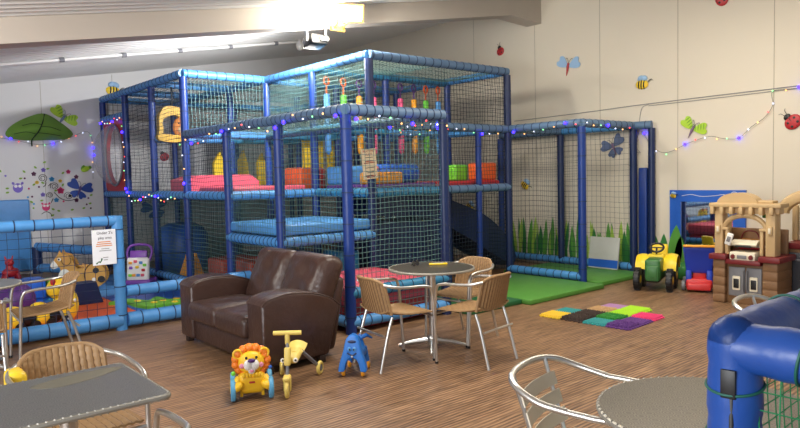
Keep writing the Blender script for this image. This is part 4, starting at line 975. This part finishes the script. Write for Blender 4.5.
# toy kitchen: front faces -X
K = thing('toy_kitchen', 'tan and brown plastic toy kitchen with arches and a grill', 'toy kitchen', (7.95, 3.06, 0))
def kb(name, lo, hi, m, r=.012, **k): return obj(name, G().rbox([(a+b)/2 for a, b in zip(lo, hi)], [abs(b-a) for a, b in zip(lo, hi)], r, 2), m, K, world=True, **k)
def bricks(name, lo, hi):
    g = G(); g.b2([a+.006 for a in lo], [b-.006 for b in hi]); n = 5; h = (hi[2]-lo[2])/n
    for q in range(n): g.rbox([(lo[0]+hi[0])/2, (lo[1]+hi[1])/2, lo[2]+h*(q+.5)], [hi[0]-lo[0], hi[1]-lo[1], h-.012], .010, 2)
    return obj(name, g, M_BROWN, K, world=True)
bricks('brick_pillar', (7.74, 3.36, 0), (8.12, 3.52, .50)); bricks('brick_pillar', (7.74, 2.70, 0), (8.16, 2.88, .50))
kb('cabinet', (7.80, 2.88, 0), (8.15, 3.36, .46), M_BROWN)
for y0, y1 in ((3.12, 3.33), (2.91, 3.10)):
    d = kb('door', (7.782, y0, .09), (7.80, y1, .42), M_GREYP, .006); 
    obj('window', G().rbox((7.776, (y0+y1)/2, .24), (.012, .10, .16), .012, 2), M_CREAMP, d, world=True, label='pale arched window'); obj('pane', G().rbox((7.772, (y0+y1)/2, .235), (.012, .075, .11), .008, 2), M_BLACK, d, world=True)
    yh = y0+.012 if y0 > 3 else y1-.012
    obj('handle', G().tube([(7.770, yh, .15), (7.758, yh, .18), (7.758, yh, .36), (7.770, yh, .39)], .010, 8), M_GREYP, d, world=True)
kb('counter', (7.70, 3.33, .50), (8.15, 3.56, .565), M_MAROON); kb('counter', (7.70, 2.66, .50), (8.18, 2.92, .565), M_MAROON); kb('counter', (7.72, 2.90, .455), (8.15, 3.35, .51), M_MAROON)
gl = kb('grill', (7.73, 2.97, .50), (8.0, 3.30, .60), M_CREAMP, .02)
obj('grill_lid', G().sheet(lambda u, v: (7.76+.26*v, 3.30-.33*u, .60+.13*math.sin(PI*min(1, .15+v*.8))**.6), 10, 12, .02), M_CREAMP, gl, world=True)
obj('grill_slot', G().rbox((7.765, 3.135, .66), (.03, .20, .02), .006, 2), M_BLACK, gl, world=True)
for y in (3.25, 3.02): obj('knob', G().lathe([(.028, 0), (.024, .02), (0, .02)], (7.729, y, .545), 14, 0, (0, -PI/2, 0)), M_MAROON, gl, world=True)
obj('panel', G().rbox((7.726, 3.135, .545), (.01, .12, .04), .004, 2), M_GREYP, gl, world=True)
kb('column', (7.76, 3.40, .565), (7.90, 3.51, 1.06), M_TAN); kb('column', (7.76, 2.74, .565), (7.92, 2.86, 1.06), M_TAN); kb('column', (7.77, 3.33, .565), (7.83, 3.375, .86), M_TAN); kb('column', (7.77, 2.89, .565), (7.83, 2.935, .86), M_TAN)
for y in (3.455, 2.80): kb('lantern', (7.735, y-.03, .80), (7.76, y+.03, .90), M_TAN, .008); kb('lantern_glass', (7.728, y-.015, .82), (7.74, y+.015, .88), M_CREAMP, .005)
g = G(); A = [(3.133+.27*math.cos(PI*k/20), .84+.17*math.sin(PI*k/20)) for k in range(21)]
g.tube([(7.80, a, b) for a, b in A], .03, 8); obj('arch', g, M_TAN, K, world=True)
kb('arch_capital', (7.76, 3.33, .84), (7.85, 3.42, .87), M_TAN, .006); kb('arch_capital', (7.76, 2.85, .84), (7.85, 2.94, .87), M_TAN, .006)
kb('lintel', (7.78, 2.70, 1.03), (7.92, 3.54, 1.11), M_TAN); kb('cornice', (7.72, 2.66, 1.10), (7.96, 3.57, 1.15), M_TAN)
for k in range(7): kb('bracket', (7.715, 3.50-.125*k, 1.02), (7.80, 3.555-.125*k, 1.11), M_TAN, .015)
g = G().prism([(.02+.26*math.cos(PI*k/20)*1.0, .12*math.sin(PI*k/20)) for k in range(21)], .16, 0, Matrix(((0, 0, 1, 7.76), (-1, 0, 0, 3.24), (0, 1, 0, 1.145), (0, 0, 0, 1)))); obj('roof_dome', g, M_TAN, K, world=True)
kb('roof_ridge', (7.78, 2.78, 1.145), (7.94, 3.10, 1.18), M_TAN, .015)
kb('rear_panel', (8.14, 2.75, .50), (8.18, 3.50, .84), M_BROWN); kb('rear_shelf', (8.0, 2.95, .565), (8.14, 3.38, .60), M_MAROON)
kb('awning', (8.02, 2.86, .97), (8.14, 3.02, 1.03), M_JGR); kb('side_panel', (7.95, 3.47, .57), (8.15, 3.50, .92), M_TAN)
t = thing('toy_basket', 'red toy basket with yellow rim on the counter of the toy kitchen', 'basket', (8.075, 3.24, .602), 0)
obj('basket', G().rbox((0, 0, .05), (.11, .24, .10), .02, 2), M_RED, t); obj('rim', G().rbox((0, 0, .105), (.125, .26, .02), .008, 2), M_AMBER, t)
obj('handle', G().tube(cr_pts([(0, .11, .10), (0, .06, .2), (0, -.06, .2), (0, -.11, .10)], 5), .008, 6), M_MAROON, t)
t = thing('toy_phone', 'white and grey toy handset hanging on the left arch of the toy kitchen', 'toy phone', (7.735, 3.335, .66), 0)
obj('body', G().rbox((0, 0, .08), (.025, .07, .14), .012, 3, 0, (.3, 0, 0)), M_WHITE, t); obj('pad', G().rbox((-.014, 0, .08), (.006, .04, .06), .003, 2, 0, (.3, 0, 0)), M_GREYP, t)
K.scale = (1, .85, 1); K.location.y = 3.129
# second unit of the kitchen at the right edge
K2 = thing('kitchen_wing', 'maroon topped kitchen wing with grey oven at the right edge', 'toy kitchen', (8.15, 2.37, 0))
def k2(name, lo, hi, m, r=.012, **k): return obj(name, G().rbox([(a+b)/2 for a, b in zip(lo, hi)], [abs(b-a) for a, b in zip(lo, hi)], r, 2), m, K2, world=True, **k)
k2('cabinet', (8.0, 1.95, 0), (8.45, 2.64, .62), M_BROWN); k2('counter', (7.97, 1.93, .62), (8.47, 2.65, .69), M_MAROON)
ov = k2('oven_door', (7.975, 2.10, .12), (8.0, 2.60, .58), mat('dark_grey_plastic', (70, 72, 78), .4, 0, .06)); obj('handle', G().tube([(7.965, 2.18, .50), (7.95, 2.2, .50), (7.95, 2.5, .50), (7.965, 2.52, .50)], .012, 8), M_GREYP, ov, world=True); obj('window', G().rbox((7.97, 2.35, .32), (.012, .24, .16), .012, 2), M_BLACK, ov, world=True)
k2('rear_panel', (8.30, 1.95, .69), (8.36, 2.64, 1.12), M_CREAMP); cd = k2('cupboard_door', (8.27, 2.34, .80), (8.30, 2.58, 1.08), M_CREAMP, .01); obj('knob', G().ell((8.262, 2.55, .94), .015), M_TAN, cd, world=True)
k2('post', (8.25, 2.60, .69), (8.31, 2.66, 1.10), M_TAN); k2('yellow_tub', (8.05, 2.36, .69), (8.2, 2.46, .80), M_YEL)
g = G(); A = [(2.30+.40*math.cos(PI*k/20), 1.02+.22*math.sin(PI*k/20)) for k in range(21)]; g.tube([(8.1, a, b) for a, b in A], .07, 8, flat=.7); obj('arch', g, M_TAN, K2, world=True)

K2.location.y += .28; K2.location.x += .22
# blue framed mirror on the right wall
t = thing('wall_mirror', 'blue framed wall mirror with a painted bee in its corner', 'mirror', (9.13, 4.24, 0), 0)
M_MIR = mat('mirror_glass', (215, 220, 225), .03, 1.0, 0)
for nm, lo, hi in (('frame_top', (9.11, 3.72, 1.09), (9.148, 4.76, 1.25)), ('frame_side', (9.11, 4.60, .01), (9.148, 4.76, 1.09)), ('frame_side', (9.11, 3.72, .01), (9.148, 3.88, 1.09)), ('frame_base', (9.11, 3.88, .01), (9.148, 4.60, .12))):
    obj(nm, G().b2(lo, hi), M_BLUEV, t, False, world=True)
obj('glass', G().b2((9.125, 3.87, .11), (9.146, 4.61, 1.10)), M_MIR, t, False, world=True)
g = G().tube(cr_pts([(9.108, 4.58, 1.17), (9.108, 4.45, 1.19), (9.108, 4.30, 1.165), (9.108, 4.12, 1.175), (9.108, 4.0, 1.19), (9.108, 3.92, 1.15), (9.108, 3.84, 1.16), (9.108, 3.82, 1.21), (9.108, 3.88, 1.225), (9.108, 3.93, 1.17)], 6), .004, 5); obj('painted_trail', g, M_WHITE, t, world=True)

# ------------------------------------------------------------------ wall ornaments
BR = {'R': Euler((PI/2, 0, -PI/2)).to_matrix().to_4x4(), 'L': Euler((PI/2, 0, 0)).to_matrix().to_4x4()}
def on_wall(name, label, cat, wall, a, z, rot=0, group=None, off=.003):
    loc = (XW-off, a, z) if wall == 'R' else (a, YW-off, z)
    e = (BR[wall] @ Matrix.Rotation(rot, 4, 'Z')).to_euler()
    return thing(name, label, cat, loc, tuple(e), group)
def leafpoly(L, wd, n=10):
    up = [(L*k/n, wd*math.sin(PI*k/n)**.8) for k in range(n+1)]; return up+[(x, -y) for x, y in reversed(up[1:-1])]
def petal(g, c, ang, L, wd, t=.006, mi=0, z=0):
    M = Matrix.Translation((c[0], c[1], z)) @ Matrix.Rotation(ang, 4, 'Z'); g.prism(leafpoly(L, wd), t, mi, M)
def heartwing(g, c, ang, s, t, z=0):
    pl = cr_pts([(0, 0, 0), (.35, .32, 0), (.8, .46, 0), (1.0, .28, 0), (.88, .04, 0), (1.0, -.2, 0), (.8, -.4, 0), (.35, -.28, 0)], 4, True)
    g.prism([(p.x*s, p.y*s) for p in pl], t, 0, Matrix.Translation((c[0], c[1], z)) @ Matrix.Rotation(ang, 4, 'Z'))
def butterfly(label, wall, a, z, s, rot, mw, mb, group=None, stripes=None, lower=True):
    t = on_wall('butterfly_ornament', label, 'butterfly', wall, a, z, rot, group)
    for sg in (-1, 1):
        g = G(); heartwing(g, (sg*.05*s, .06*s), (rad(28) if sg > 0 else rad(152)), .58*s, .008, .008); wg = obj('wing', g, mw, t, False)
        if stripes:
            g = G()
            for k in range(4): petal(g, (sg*(.16+.10*k)*s, (.02+.07*k)*s), rad(90+sg*25), .30*s, .02*s, .002, 0, .0165)
            obj('stripes', g, stripes, wg, False)
        if lower: g = G(); heartwing(g, (sg*.04*s, -.04*s), (rad(-52) if sg > 0 else rad(232)), .40*s, .008, .006); obj('wing', g, mw, t, False)
    obj('body', G().tube([(0, .2*s, .015), (0, .05*s, .018), (0, -.35*s, .015)], [.05*s, .06*s, .015*s], 10), mb, t)
    for sg in (-1, 1): obj('antenna', G().tube(cr_pts([(0, .2*s, .015), (sg*.06*s, .34*s, .015), (sg*.14*s, .42*s, .015), (sg*.17*s, .38*s, .015)], 4), .003, 5), M_BLACK, t)
    return t
def ladybird(label, wall, a, z, s, rot, group='ladybird ornaments on the right wall'):
    t = on_wall('ladybird_ornament', label, 'ladybird', wall, a, z, rot, group)
    b = obj('wing_cases', G().ell((0, 0, .01), (.5*s, .42*s, .12*s)), M_RED, t)
    obj('head', G().ell((-.02*s, .45*s, .01), (.22*s, .18*s, .09*s)), M_BLACK, t); obj('wing_line', G().tube([(0, .3*s, .13*s+.008), (0, -.38*s, .06*s+.01)], .02*s, 6), M_BLACK, t)
    for x, y in ((.22, .12), (-.22, .12), (.2, -.18), (-.2, -.18)): obj('spot', G().ell((x*s, y*s, .098*s+.008), (.08*s, .08*s, .03*s)), M_BLACK, b)
    for sg in (-1, 1): obj('antenna', G().tube([(sg*.06*s, .55*s, .01), (sg*.14*s, .85*s, .01), (sg*.24*s, .9*s, .01)], .003, 5), M_BLACK, t)
M_SKYW = mat('pale_sky_wing', (150, 186, 222), .5, 0, .05); M_LEAFW = mat('lime_wing', (168, 206, 44), .5, 0, .05); M_LEAFD = mat('leaf_green_stripe', (96, 150, 30), .5, 0, .05); M_MAUVE = mat('mauve_body', (120, 96, 128), .5, 0, .05)
M_NAVYW = mat('navy_wing', (36, 70, 150), .5, 0, .1)
def bee(label, wall, a, z, s, rot, group=None, off=.003):
    t = on_wall('bee_ornament', label, 'bee', wall, a, z, rot, group, off)
    obj('body', G().ell((0, 0, .012), (.5*s, .34*s, .12*s)), M_YEL, t)
    for x in (-.2, .0, .2):
        hh = .34*s*math.sqrt(1-(x/.5)**2); obj('stripe', G().tube([(x*s, -hh*.98, .012), (x*s, -hh*.5, .012+.105*s), (x*s, 0, .014+.12*s), (x*s, hh*.5, .012+.105*s), (x*s, hh*.98, .012)], .05*s, 6), M_BLACK, t)
    for x, r in ((-.12, .5), (.16, -.3)): obj('wing', G().ell((x*s, .45*s, .012), (.26*s, .2*s, .03), 0, (0, 0, r)), M_SKYW, t)
    for sg in (0, 1): obj('antenna', G().tube(cr_pts([(.42*s, .1*s, .012), ((.58+.08*sg)*s, .3*s, .012), ((.75+.12*sg)*s, (.36-.1*sg)*s, .012)], 4), .0035, 5), M_BLACK, t)
ladybird('red ladybird ornament high on the wall right of the tower', 'R', 7.91, 3.70, .17, .25)
ladybird('red ladybird ornament cut off by the top edge of the picture', 'R', 4.05, 3.80, .21, -1.2)
ladybird('red ladybird ornament low on the wall beside the looping fairy lights', 'R', 3.17, 2.10, .21, .75)
butterfly('pale blue winged dragonfly ornament with red body on the right wall', 'R', 6.49, 3.22, .36, rad(-12), M_SKYW, M_RED, lower=False)
butterfly('lime striped butterfly ornament with mauve body on the right wall', 'R', 4.45, 2.08, .32, rad(-28), M_LEAFW, M_MAUVE, stripes=M_LEAFD, lower=False)
butterfly('grey blue butterfly ornament seen through the cage netting', 'R', 5.67, 1.90, .34, rad(20), mat('dusky_blue_wing', (88, 104, 140), .5, 0, .1), M_MAUVE)
bee('yellow bee ornament on the right wall above the cage', 'R', 5.20, 2.80, .20, -.05)
bee('small bee ornament behind the cage netting', 'R', 7.40, 1.33, .18, -.6)
bee('small bee ornament behind the slide netting', 'R', 8.72, .93, .18, -.6)
bee('tiny bee painted on the corner of the mirror frame', 'R', 4.70, 1.17, .09, -.2, None, .046)
bee('yellow bee ornament perched above the tower on the left wall', 'L', 4.07, 3.24, .26, -.1)
butterfly('lime striped butterfly ornament above the big green leaf', 'L', 3.17, 2.68, .40, rad(-35), M_LEAFW, mat('blue_grey_body', (110, 128, 160), .5, 0, 0), stripes=M_LEAFD, lower=False)
butterfly('large navy blue butterfly ornament on the left wall', 'L', 3.40, 1.42, .36, rad(-20), M_NAVYW, mat('plum_body', (84, 70, 128), .5, 0, 0))
butterfly('blue butterfly ornament behind the lower netting', 'L', 4.75, 1.0, .42, rad(15), M_NAVYW, M_MAUVE)
t = on_wall('bug_ornament', 'small lime green bug ornament above the navy butterfly', 'bug', 'L', 3.52, 1.80, .4)
obj('body', G().ell((0, 0, .012), (.08, .05, .02)), M_LEAFW, t); obj('wing', G().ell((-.03, .04, .012), (.05, .03, .012), 0, (0, 0, .6)), M_LEAFD, t); obj('head', G().ell((.08, .0, .012), (.03, .03, .02)), M_LEAFD, t)
ladybird('dark red ladybird ornament on the wall seen through the left netting', 'L', 4.98, 2.02, .19, .5, None)
# big fabric leaf
t = on_wall('leaf_canopy', 'large green fabric leaf canopy on the left wall', 'leaf canopy', 'L', 2.80, 2.50, 0)
out = cr_pts([(-.53, -.09, 0), (-.43, .05, 0), (-.2, .19, 0), (.08, .27, 0), (.34, .12, 0), (.50, -.02, 0), (.52, -.10, 0), (.40, -.17, 0), (.1, -.19, 0), (-.2, -.2, 0), (-.45, -.17, 0)], 6, True)
def leaf(u, v):
    k = u*len(out); p = out[int(k) % len(out)]; return (p.x*v, p.y*v+(1-v)*.0, .05+.26*(1-v*v))
M_LEAFG = mat('leaf_fabric', (112, 156, 58), .75, 0, .12, 5)
obj('leaf', G().sheet(leaf, len(out), 8, .006), M_LEAFG, t)
M_VEIN = mat('dark_leaf_vein', (36, 58, 26), .8, 0, 0)
g = G().tube(cr_pts([(-.14, -.30, .06), (-.14, -.19, .09), (-.08, -.06, .32), (.0, .10, .27), (.08, .26, .07)], 6), .011, 8); obj('midrib', g, M_VEIN, t)
for a in ([(-.12, -.1, .30), (-.26, -.07, .27), (-.42, -.10, .15)], [(-.05, .02, .325), (.1, .02, .315), (.28, -.03, .24)], [(-.03, .06, .30), (-.15, .08, .28), (-.3, .04, .20)], [(-.1, -.08, .31), (.12, -.10, .28), (.3, -.12, .18)]): obj('vein', G().tube(cr_pts(a, 4), .005, 6), M_VEIN, t)

# flower vine stickers on the left wall
t = on_wall('flower_stickers', 'wall stickers of flowers, leaves, curls and two owls on the left wall', 'wall sticker', 'L', 2.86, 1.45, 0, None, .005)
def sx_(zx, zy): return (2.423+(zx/7.25-18)*.01598-2.86, 1.489-(160+zy/7.25-188)*.0172-(zx/7.25-18)*.0005-1.45)
fl = {'plum': mat('plum_sticker', (92, 34, 74), .6, 0, 0), 'violet': mat('violet_sticker', (124, 104, 196), .6, 0, 0), 'sky': mat('sky_sticker', (70, 160, 214), .6, 0, 0), 'yellow': mat('yellow_sticker', (236, 196, 60), .6, 0, 0), 'pink': mat('pink_sticker', (212, 54, 110), .6, 0, 0), 'leaf': mat('leaf_sticker', (134, 176, 62), .6, 0, 0), 'black': mat('black_sticker', (38, 30, 34), .6, 0, 0)}
for zx, zy, c, s in ((245, 100, 'plum', .042), (315, 70, 'violet', .042), (372, 137, 'sky', .048), (265, 162, 'yellow', .036), (433, 150, 'yellow', .036), (497, 80, 'pink', .042), (433, 222, 'pink', .065), (555, 118, 'plum', .042), (303, 252, 'violet', .042), (398, 292, 'sky', .046), (548, 296, 'plum', .040), (500, 262, 'black', .03)):
    p = sx_(zx, zy); g = G()
    for k in range(5): petal(g, p, 2*PI*k/5+.3, s, s*.42, .0012)
    obj('flower', g, fl[c], t, False)
for zx, zy, a in ((180, 75, -.8), (150, 137, .2), (35, 92, 2.2), (55, 240, .3), (280, 60, 2.4), (345, 63, .2), (243, 185, .6), (305, 160, -.4), (457, 97, .6), (395, 227, .4), (455, 190, 1.0), (290, 298, .2), (220, 297, -.7), (370, 355, -.5), (365, 412, .5), (650, 325, .3), (600, 360, .3), (510, 370, .2), (662, 262, .4), (325, 18, .4), (410, 370, -.3), (55, 208, .1)):
    p = sx_(zx, zy); g = G(); petal(g, (p[0]-.025, p[1]), a, .06, .017, .0012); obj('leaf', g, fl['leaf'], t, False)
for zx, zy, c in ((50, 117, 'violet'), (180, 133, 'plum'), (205, 208, 'pink'), (277, 195, 'plum'), (225, 267, 'plum'), (195, 270, 'sky'), (450, 303, 'pink'), (640, 280, 'plum'), (625, 328, 'plum'), (655, 358, 'black'), (235, 320, 'sky'), (230, 350, 'leaf')):
    p = sx_(zx, zy); obj('dot', G().prism([(p[0]+.017*math.cos(2*PI*k/12), p[1]+.017*math.sin(2*PI*k/12)) for k in range(12)], .0012), fl[c], t, False)
for zx, zy, r, a0, sg in ((305, 130, .075, -1.2, 1), (390, 190, .07, 3.6, -1), (490, 262, .075, 3.4, -1), (352, 256, .055, 3.8, -1)):
    p = sx_(zx, zy); pts = [(p[0]+r*(1-.75*k/40)*math.cos(a0+sg*k*.30), p[1]+r*(1-.75*k/40)*math.sin(a0+sg*k*.30), .002) for k in range(41)]
    obj('curl', G().tube(pts, .005, 5), fl['black'], t)
for P_ in (((330, 160), (325, 180), (308, 195)), ((385, 235), (430, 280), (490, 298), (560, 280)), ((285, 395), (320, 378), (352, 395), (355, 415)), ((375, 280), (360, 312)), ((345, 188), (365, 168))):
    obj('stem', G().tube(cr_pts([(*sx_(*q), .002) for q in P_], 5), .006, 5), fl['black'], t)
for zx, zy, c, s in ((130, 203, 'violet', 1.1), (320, 345, 'pink', .9)):
    p = sx_(zx, zy); o = obj('owl', G().prism([(p[0]+.07*s*math.cos(2*PI*k/20)*(1 if abs(math.sin(2*PI*k/20)) < .7 else .9), p[1]+.075*s*math.sin(2*PI*k/20)) for k in range(20)], .0012), fl[c], t, False)
    for sg in (-1, 1):
        obj('eye', G().prism([(p[0]+sg*.028*s+.024*s*math.cos(2*PI*k/14), p[1]+.028*s+.024*s*math.sin(2*PI*k/14)) for k in range(14)], .002), M_WHITE, o, False)
        g = G(); petal(g, (p[0]+sg*.05*s, p[1]+.05*s), rad(90-sg*30), .05*s, .02*s, .0012); obj('ear', g, fl[c], o, False)
# painted grass and leaves on the right wall
GR = [mat('painted_grass_dark', (44, 118, 52), .6, 0, .1), mat('painted_grass_mid', (84, 150, 56), .6, 0, .1), mat('painted_grass_light', (154, 190, 74), .6, 0, .1)]
def blades(name, label, a0, a1, n, h0, h1, wd, zb=.06):
    g = G(); 
    for k in range(n):
        y = a0+(a1-a0)*(k+random.uniform(.1, .9))/n; h = random.uniform(h0, h1); tl = random.uniform(-.14, .14); w_ = wd*random.uniform(.7, 1.2)
        M = BR['R'].copy(); M.translation = (XW-.0005-.0004*(k % 4), y, zb); M = M @ Matrix.Rotation(PI/2+tl, 4, 'Z')
        g.prism([(L, q) for L, q in leafpoly(h, w_, 8)], .001, random.randrange(3), M)
    return wsolo(name, g, GR, label, 'wall painting', None, smooth=False, kind='stuff')
blades('grass_mural', 'painted green grass blades on the wall behind the cage netting', 7.72, 5.12, 54, .44, .76, .042)
blades('grass_mural', 'painted grass on the wall behind the slide', 8.9, 7.9, 16, .35, .6, .038)
for y, h, w_, i in ((5.01, .60, .05, 0), (4.86, .62, .055, 0), (4.72, .66, .085, 1), (4.66, .58, .05, 1), (4.60, .36, .09, 0)):
    pass
t = on_wall('leaf_mural', 'big painted green leaves on the wall behind the toy tractor', 'wall painting', 'R', 4.80, .02, 0, None, .0)
for y, h, w_, i, zz in ((5.02, .56, .075, 0, .001), (4.88, .60, .075, 0, .001), (4.70, .74, .105, 1, .042), (4.62, .58, .08, 1, .042)):
    g = G(); petal(g, (4.80-y, 0), PI/2+random.uniform(-.06, .06), h, w_, .001, 0, zz); obj('leaf', g, GR[i], t, False)
solo('bush_cushion', G().ell((0, 0, .12), (.10, .24, .13)), GR[0], 'low dark green bush shaped cushion at the foot of the mirror', 'cushion', (9.0, 4.45, 0))

# cables along the right wall
g = G().tube(cr_pts([(XW-.008, 7.62, 2.45), (XW-.008, 6.3, 2.475), (XW-.008, 5.06, 2.51), (XW-.008, 3.10, 2.54)], 6), .005, 5)
g2 = G().tube(cr_pts([(XW-.008, 5.10, 2.48), (XW-.008, 4.3, 2.49), (XW-.008, 3.1, 2.51)], 6), .004, 5)
t = thing('wall_cable', 'thin cables running along the right wall above the cage', 'cable', (XW-.008, 5.1, 2.4)); obj('cable', g, M_GREYP, t, world=True); obj('cable', g2, M_GREYP, t, world=True)
g = G().tube(cr_pts([(XW-.01, 5.10, 2.50), (XW-.01, 5.20, 2.46), (XW-.01, 5.24, 2.3), (XW-.02, 5.25, 2.1), (XW-.03, 5.30, 1.92), (XW-.03, 5.22, 1.8), (XW-.03, 5.32, 1.86), (XW-.03, 5.25, 2.0)], 6), .0035, 5); obj('coiled_end', g, M_GREYP, t, world=True)

# ------------------------------------------------------------------ fairy lights
BC = {'b': mat('blue_bulb', (44, 26, 255), .4, 0, 0, emit=9), 'r': mat('red_bulb', (255, 70, 70), .4, 0, 0, emit=2.5), 'g': mat('green_bulb', (130, 240, 150), .4, 0, 0, emit=2), 'w': mat('warm_bulb', (255, 176, 100), .4, 0, 0, emit=2.4), 'c': mat('cool_bulb', (214, 222, 255), .4, 0, 0, emit=2)}
CN = {'b': 'large glowing blue bulb', 'r': 'red bulb', 'g': 'green bulb', 'w': 'warm white bulb', 'c': 'cool white bulb'}
SEQ = 'bwcgwbrcwgbcwrcgwb'
M_WIRE = mat('green_wire', (70, 84, 74), .6, 0, 0)
def fairy(label, pts, sp, wire=M_WIRE, seq=SEQ, jit=.03):
    P = cr_pts(pts, 10); L = sum((P[i+1]-P[i]).length for i in range(len(P)-1))
    t = thing('fairy_lights', label, 'fairy lights', P[0], 0, 'strings of fairy lights')
    obj('wire', G().tube(P, .0028, 5), wire, t, world=True)
    n = int(L/sp); acc = 0; k = 0; tgt = sp/2; proto = {}
    for i in range(len(P)-1):
        seg = (P[i+1]-P[i]).length
        while tgt <= acc+seg and k < n and k < 98:
            q = P[i].lerp(P[i+1], (tgt-acc)/seg)+Vector((random.uniform(-jit, jit)*.3, random.uniform(-jit, jit)*.3, random.uniform(-jit, jit))); c = seq[k % len(seq)]
            if c not in proto:
                r = .020 if c == 'b' else .0095
                proto[c] = obj('bulb', G().ell((0, 0, 0), r, seg=10, ring=7), BC[c], t, label=CN[c]); proto[c].location = q-t.location
            else:
                b = proto[c].copy(); COL.objects.link(b); b.parent = t; b.location = q-t.location
            k += 1; tgt += sp
        acc += seg
    return t
fairy('fairy lights draped along the left wall below the leaf canopy', [(1.6, 12.90, 2.36), (2.24, 12.90, 2.33), (2.80, 12.90, 2.23), (3.2, 12.90, 2.33), (3.58, 12.90, 2.47), (3.66, 12.90, 2.15), (3.64, 12.90, 1.85), (3.63, 12.90, 1.62)], .135)
fairy('fairy lights around the red bubble window panel and along the deck edge', [(3.73, 12.7, 2.62), (3.73, 12.2, 2.58), (3.73, 11.6, 2.60), (3.74, 11.50, 2.2), (3.74, 11.5, 1.7), (3.73, 11.4, 1.36), (3.73, 10.95, 1.22), (3.73, 10.35, 1.36), (3.73, 9.8, 1.26), (3.73, 9.2, 1.34)], .13)
fairy('fairy lights climbing the post and hanging along the left canopy beam', [(3.74, 9.06, 1.42), (3.74, 9.05, 1.8), (3.73, 9.06, 2.1), (3.73, 8.6, 2.04), (3.73, 7.9, 2.16), (3.72, 7.2, 2.16), (3.72, 6.6, 2.10), (3.72, 6.1, 2.18), (3.72, 5.5, 2.15), (3.74, 5.20, 2.10)], .19)
fairy('fairy lights along the front canopy beam above the round table', [(3.80, 5.19, 2.10), (4.2, 5.20, 2.12), (4.6, 5.20, 2.09), (5.1, 5.19, 2.10), (5.25, 5.9, 2.12), (5.3, 6.48, 2.12)], .15)
fairy('fairy lights across the rail at the front of the right tower', [(5.3, 6.49, 2.16), (5.8, 6.49, 2.10), (6.4, 6.49, 2.17), (7.0, 6.49, 2.12), (7.66, 6.49, 2.16)], .17)
fairy('fairy lights along the top of the netted cage', [(7.66, 6.48, 2.12), (7.65, 6.0, 2.13), (7.65, 5.5, 2.2), (7.66, 5.20, 2.2), (8.0, 5.20, 2.18), (8.5, 5.20, 2.16), (9.0, 5.20, 2.14)], .18)
fairy('fairy lights looping over the cream wall on the right', [(9.12, 5.20, 2.12), (9.12, 5.0, 1.86), (9.12, 4.8, 1.79), (9.12, 4.48, 1.91), (9.12, 4.2, 1.98), (9.12, 4.0, 1.94), (9.12, 3.81, 1.94), (9.12, 3.66, 2.07), (9.12, 3.50, 2.18), (9.12, 3.40, 2.33), (9.12, 3.40, 2.50), (9.12, 3.15, 2.51), (9.12, 2.9, 2.52)], .15)

# ------------------------------------------------------------------ blue padded barrier in the right foreground
M_FGB = mat('foreground_blue_vinyl', (30, 74, 152), .36, 0, .12, 6, .5, 9); M_TIEG = mat('green_tie', (22, 92, 78), .6, 0, 0)
BP = thing('padded_barrier', 'blue padded corner barrier with green netting in the right foreground', 'barrier', (1.66, .70, 0))
def ptube(name, a, b, r, ties):
    a, b = Vector(a), Vector(b); d = (b-a).normalized(); N = 40; pts = [a.lerp(b, k/N) for k in range(N+1)]
    g = G(); g.tube(pts, [r*(1+.05*math.sin(k*1.9+a.x*5)*math.sin(k*.7)) for k in range(N+1)], 22)
    for q in (a, b): g.ell(q, r*1.0)
    o = obj(name, g, M_FGB, BP, world=True)
    for q in ties:
        c = a+d*q; u, v = frame_for(d)
        obj('tie', G().tube([c+(u*math.cos(2*PI*k/28)+v*math.sin(2*PI*k/28))*(r+.003)+d*.012*math.sin(2*PI*k/28) for k in range(28)], .0035, 6, True), M_TIEG, o, world=True)
ptube('post', (1.66, .70, .04), (1.66, .70, 1.13), .062, (.35, .62, .86, .98))
ptube('top_rail', (1.66, .70, 1.13), (3.75, .70, 1.13), .062, (.32, .55, .80, 1.1, 1.4, 1.7))
ptube('top_rail', (1.66, .70, 1.115), (1.66, -.9, 1.115), .062, (.16, .26, .6, .9))
ptube('bottom_rail', (1.66, .70, .10), (3.75, .70, .10), .062, (.4, .8)); ptube('bottom_rail', (1.66, .70, .10), (1.66, -.9, .10), .062, (.4, .8))
obj('black_strap', G().rbox((1.600, .690, 1.035), (.010, .035, .07), .003, 2, 0, (0, 0, rad(5))).rbox((1.603, .684, .80), (.008, .010, .5), .003, 2, 0, (0, 0, rad(10))), M_BLACK, BP, world=True)
net((1.66, .64, .18), (0, -1.5, 0), (0, 0, .88), .045, .0021, .03, M_NETG, BP, .010); net((1.72, .70, .18), (1.95, 0, 0), (0, 0, .89), .05, .002, .03, M_NETG, BP, .010)
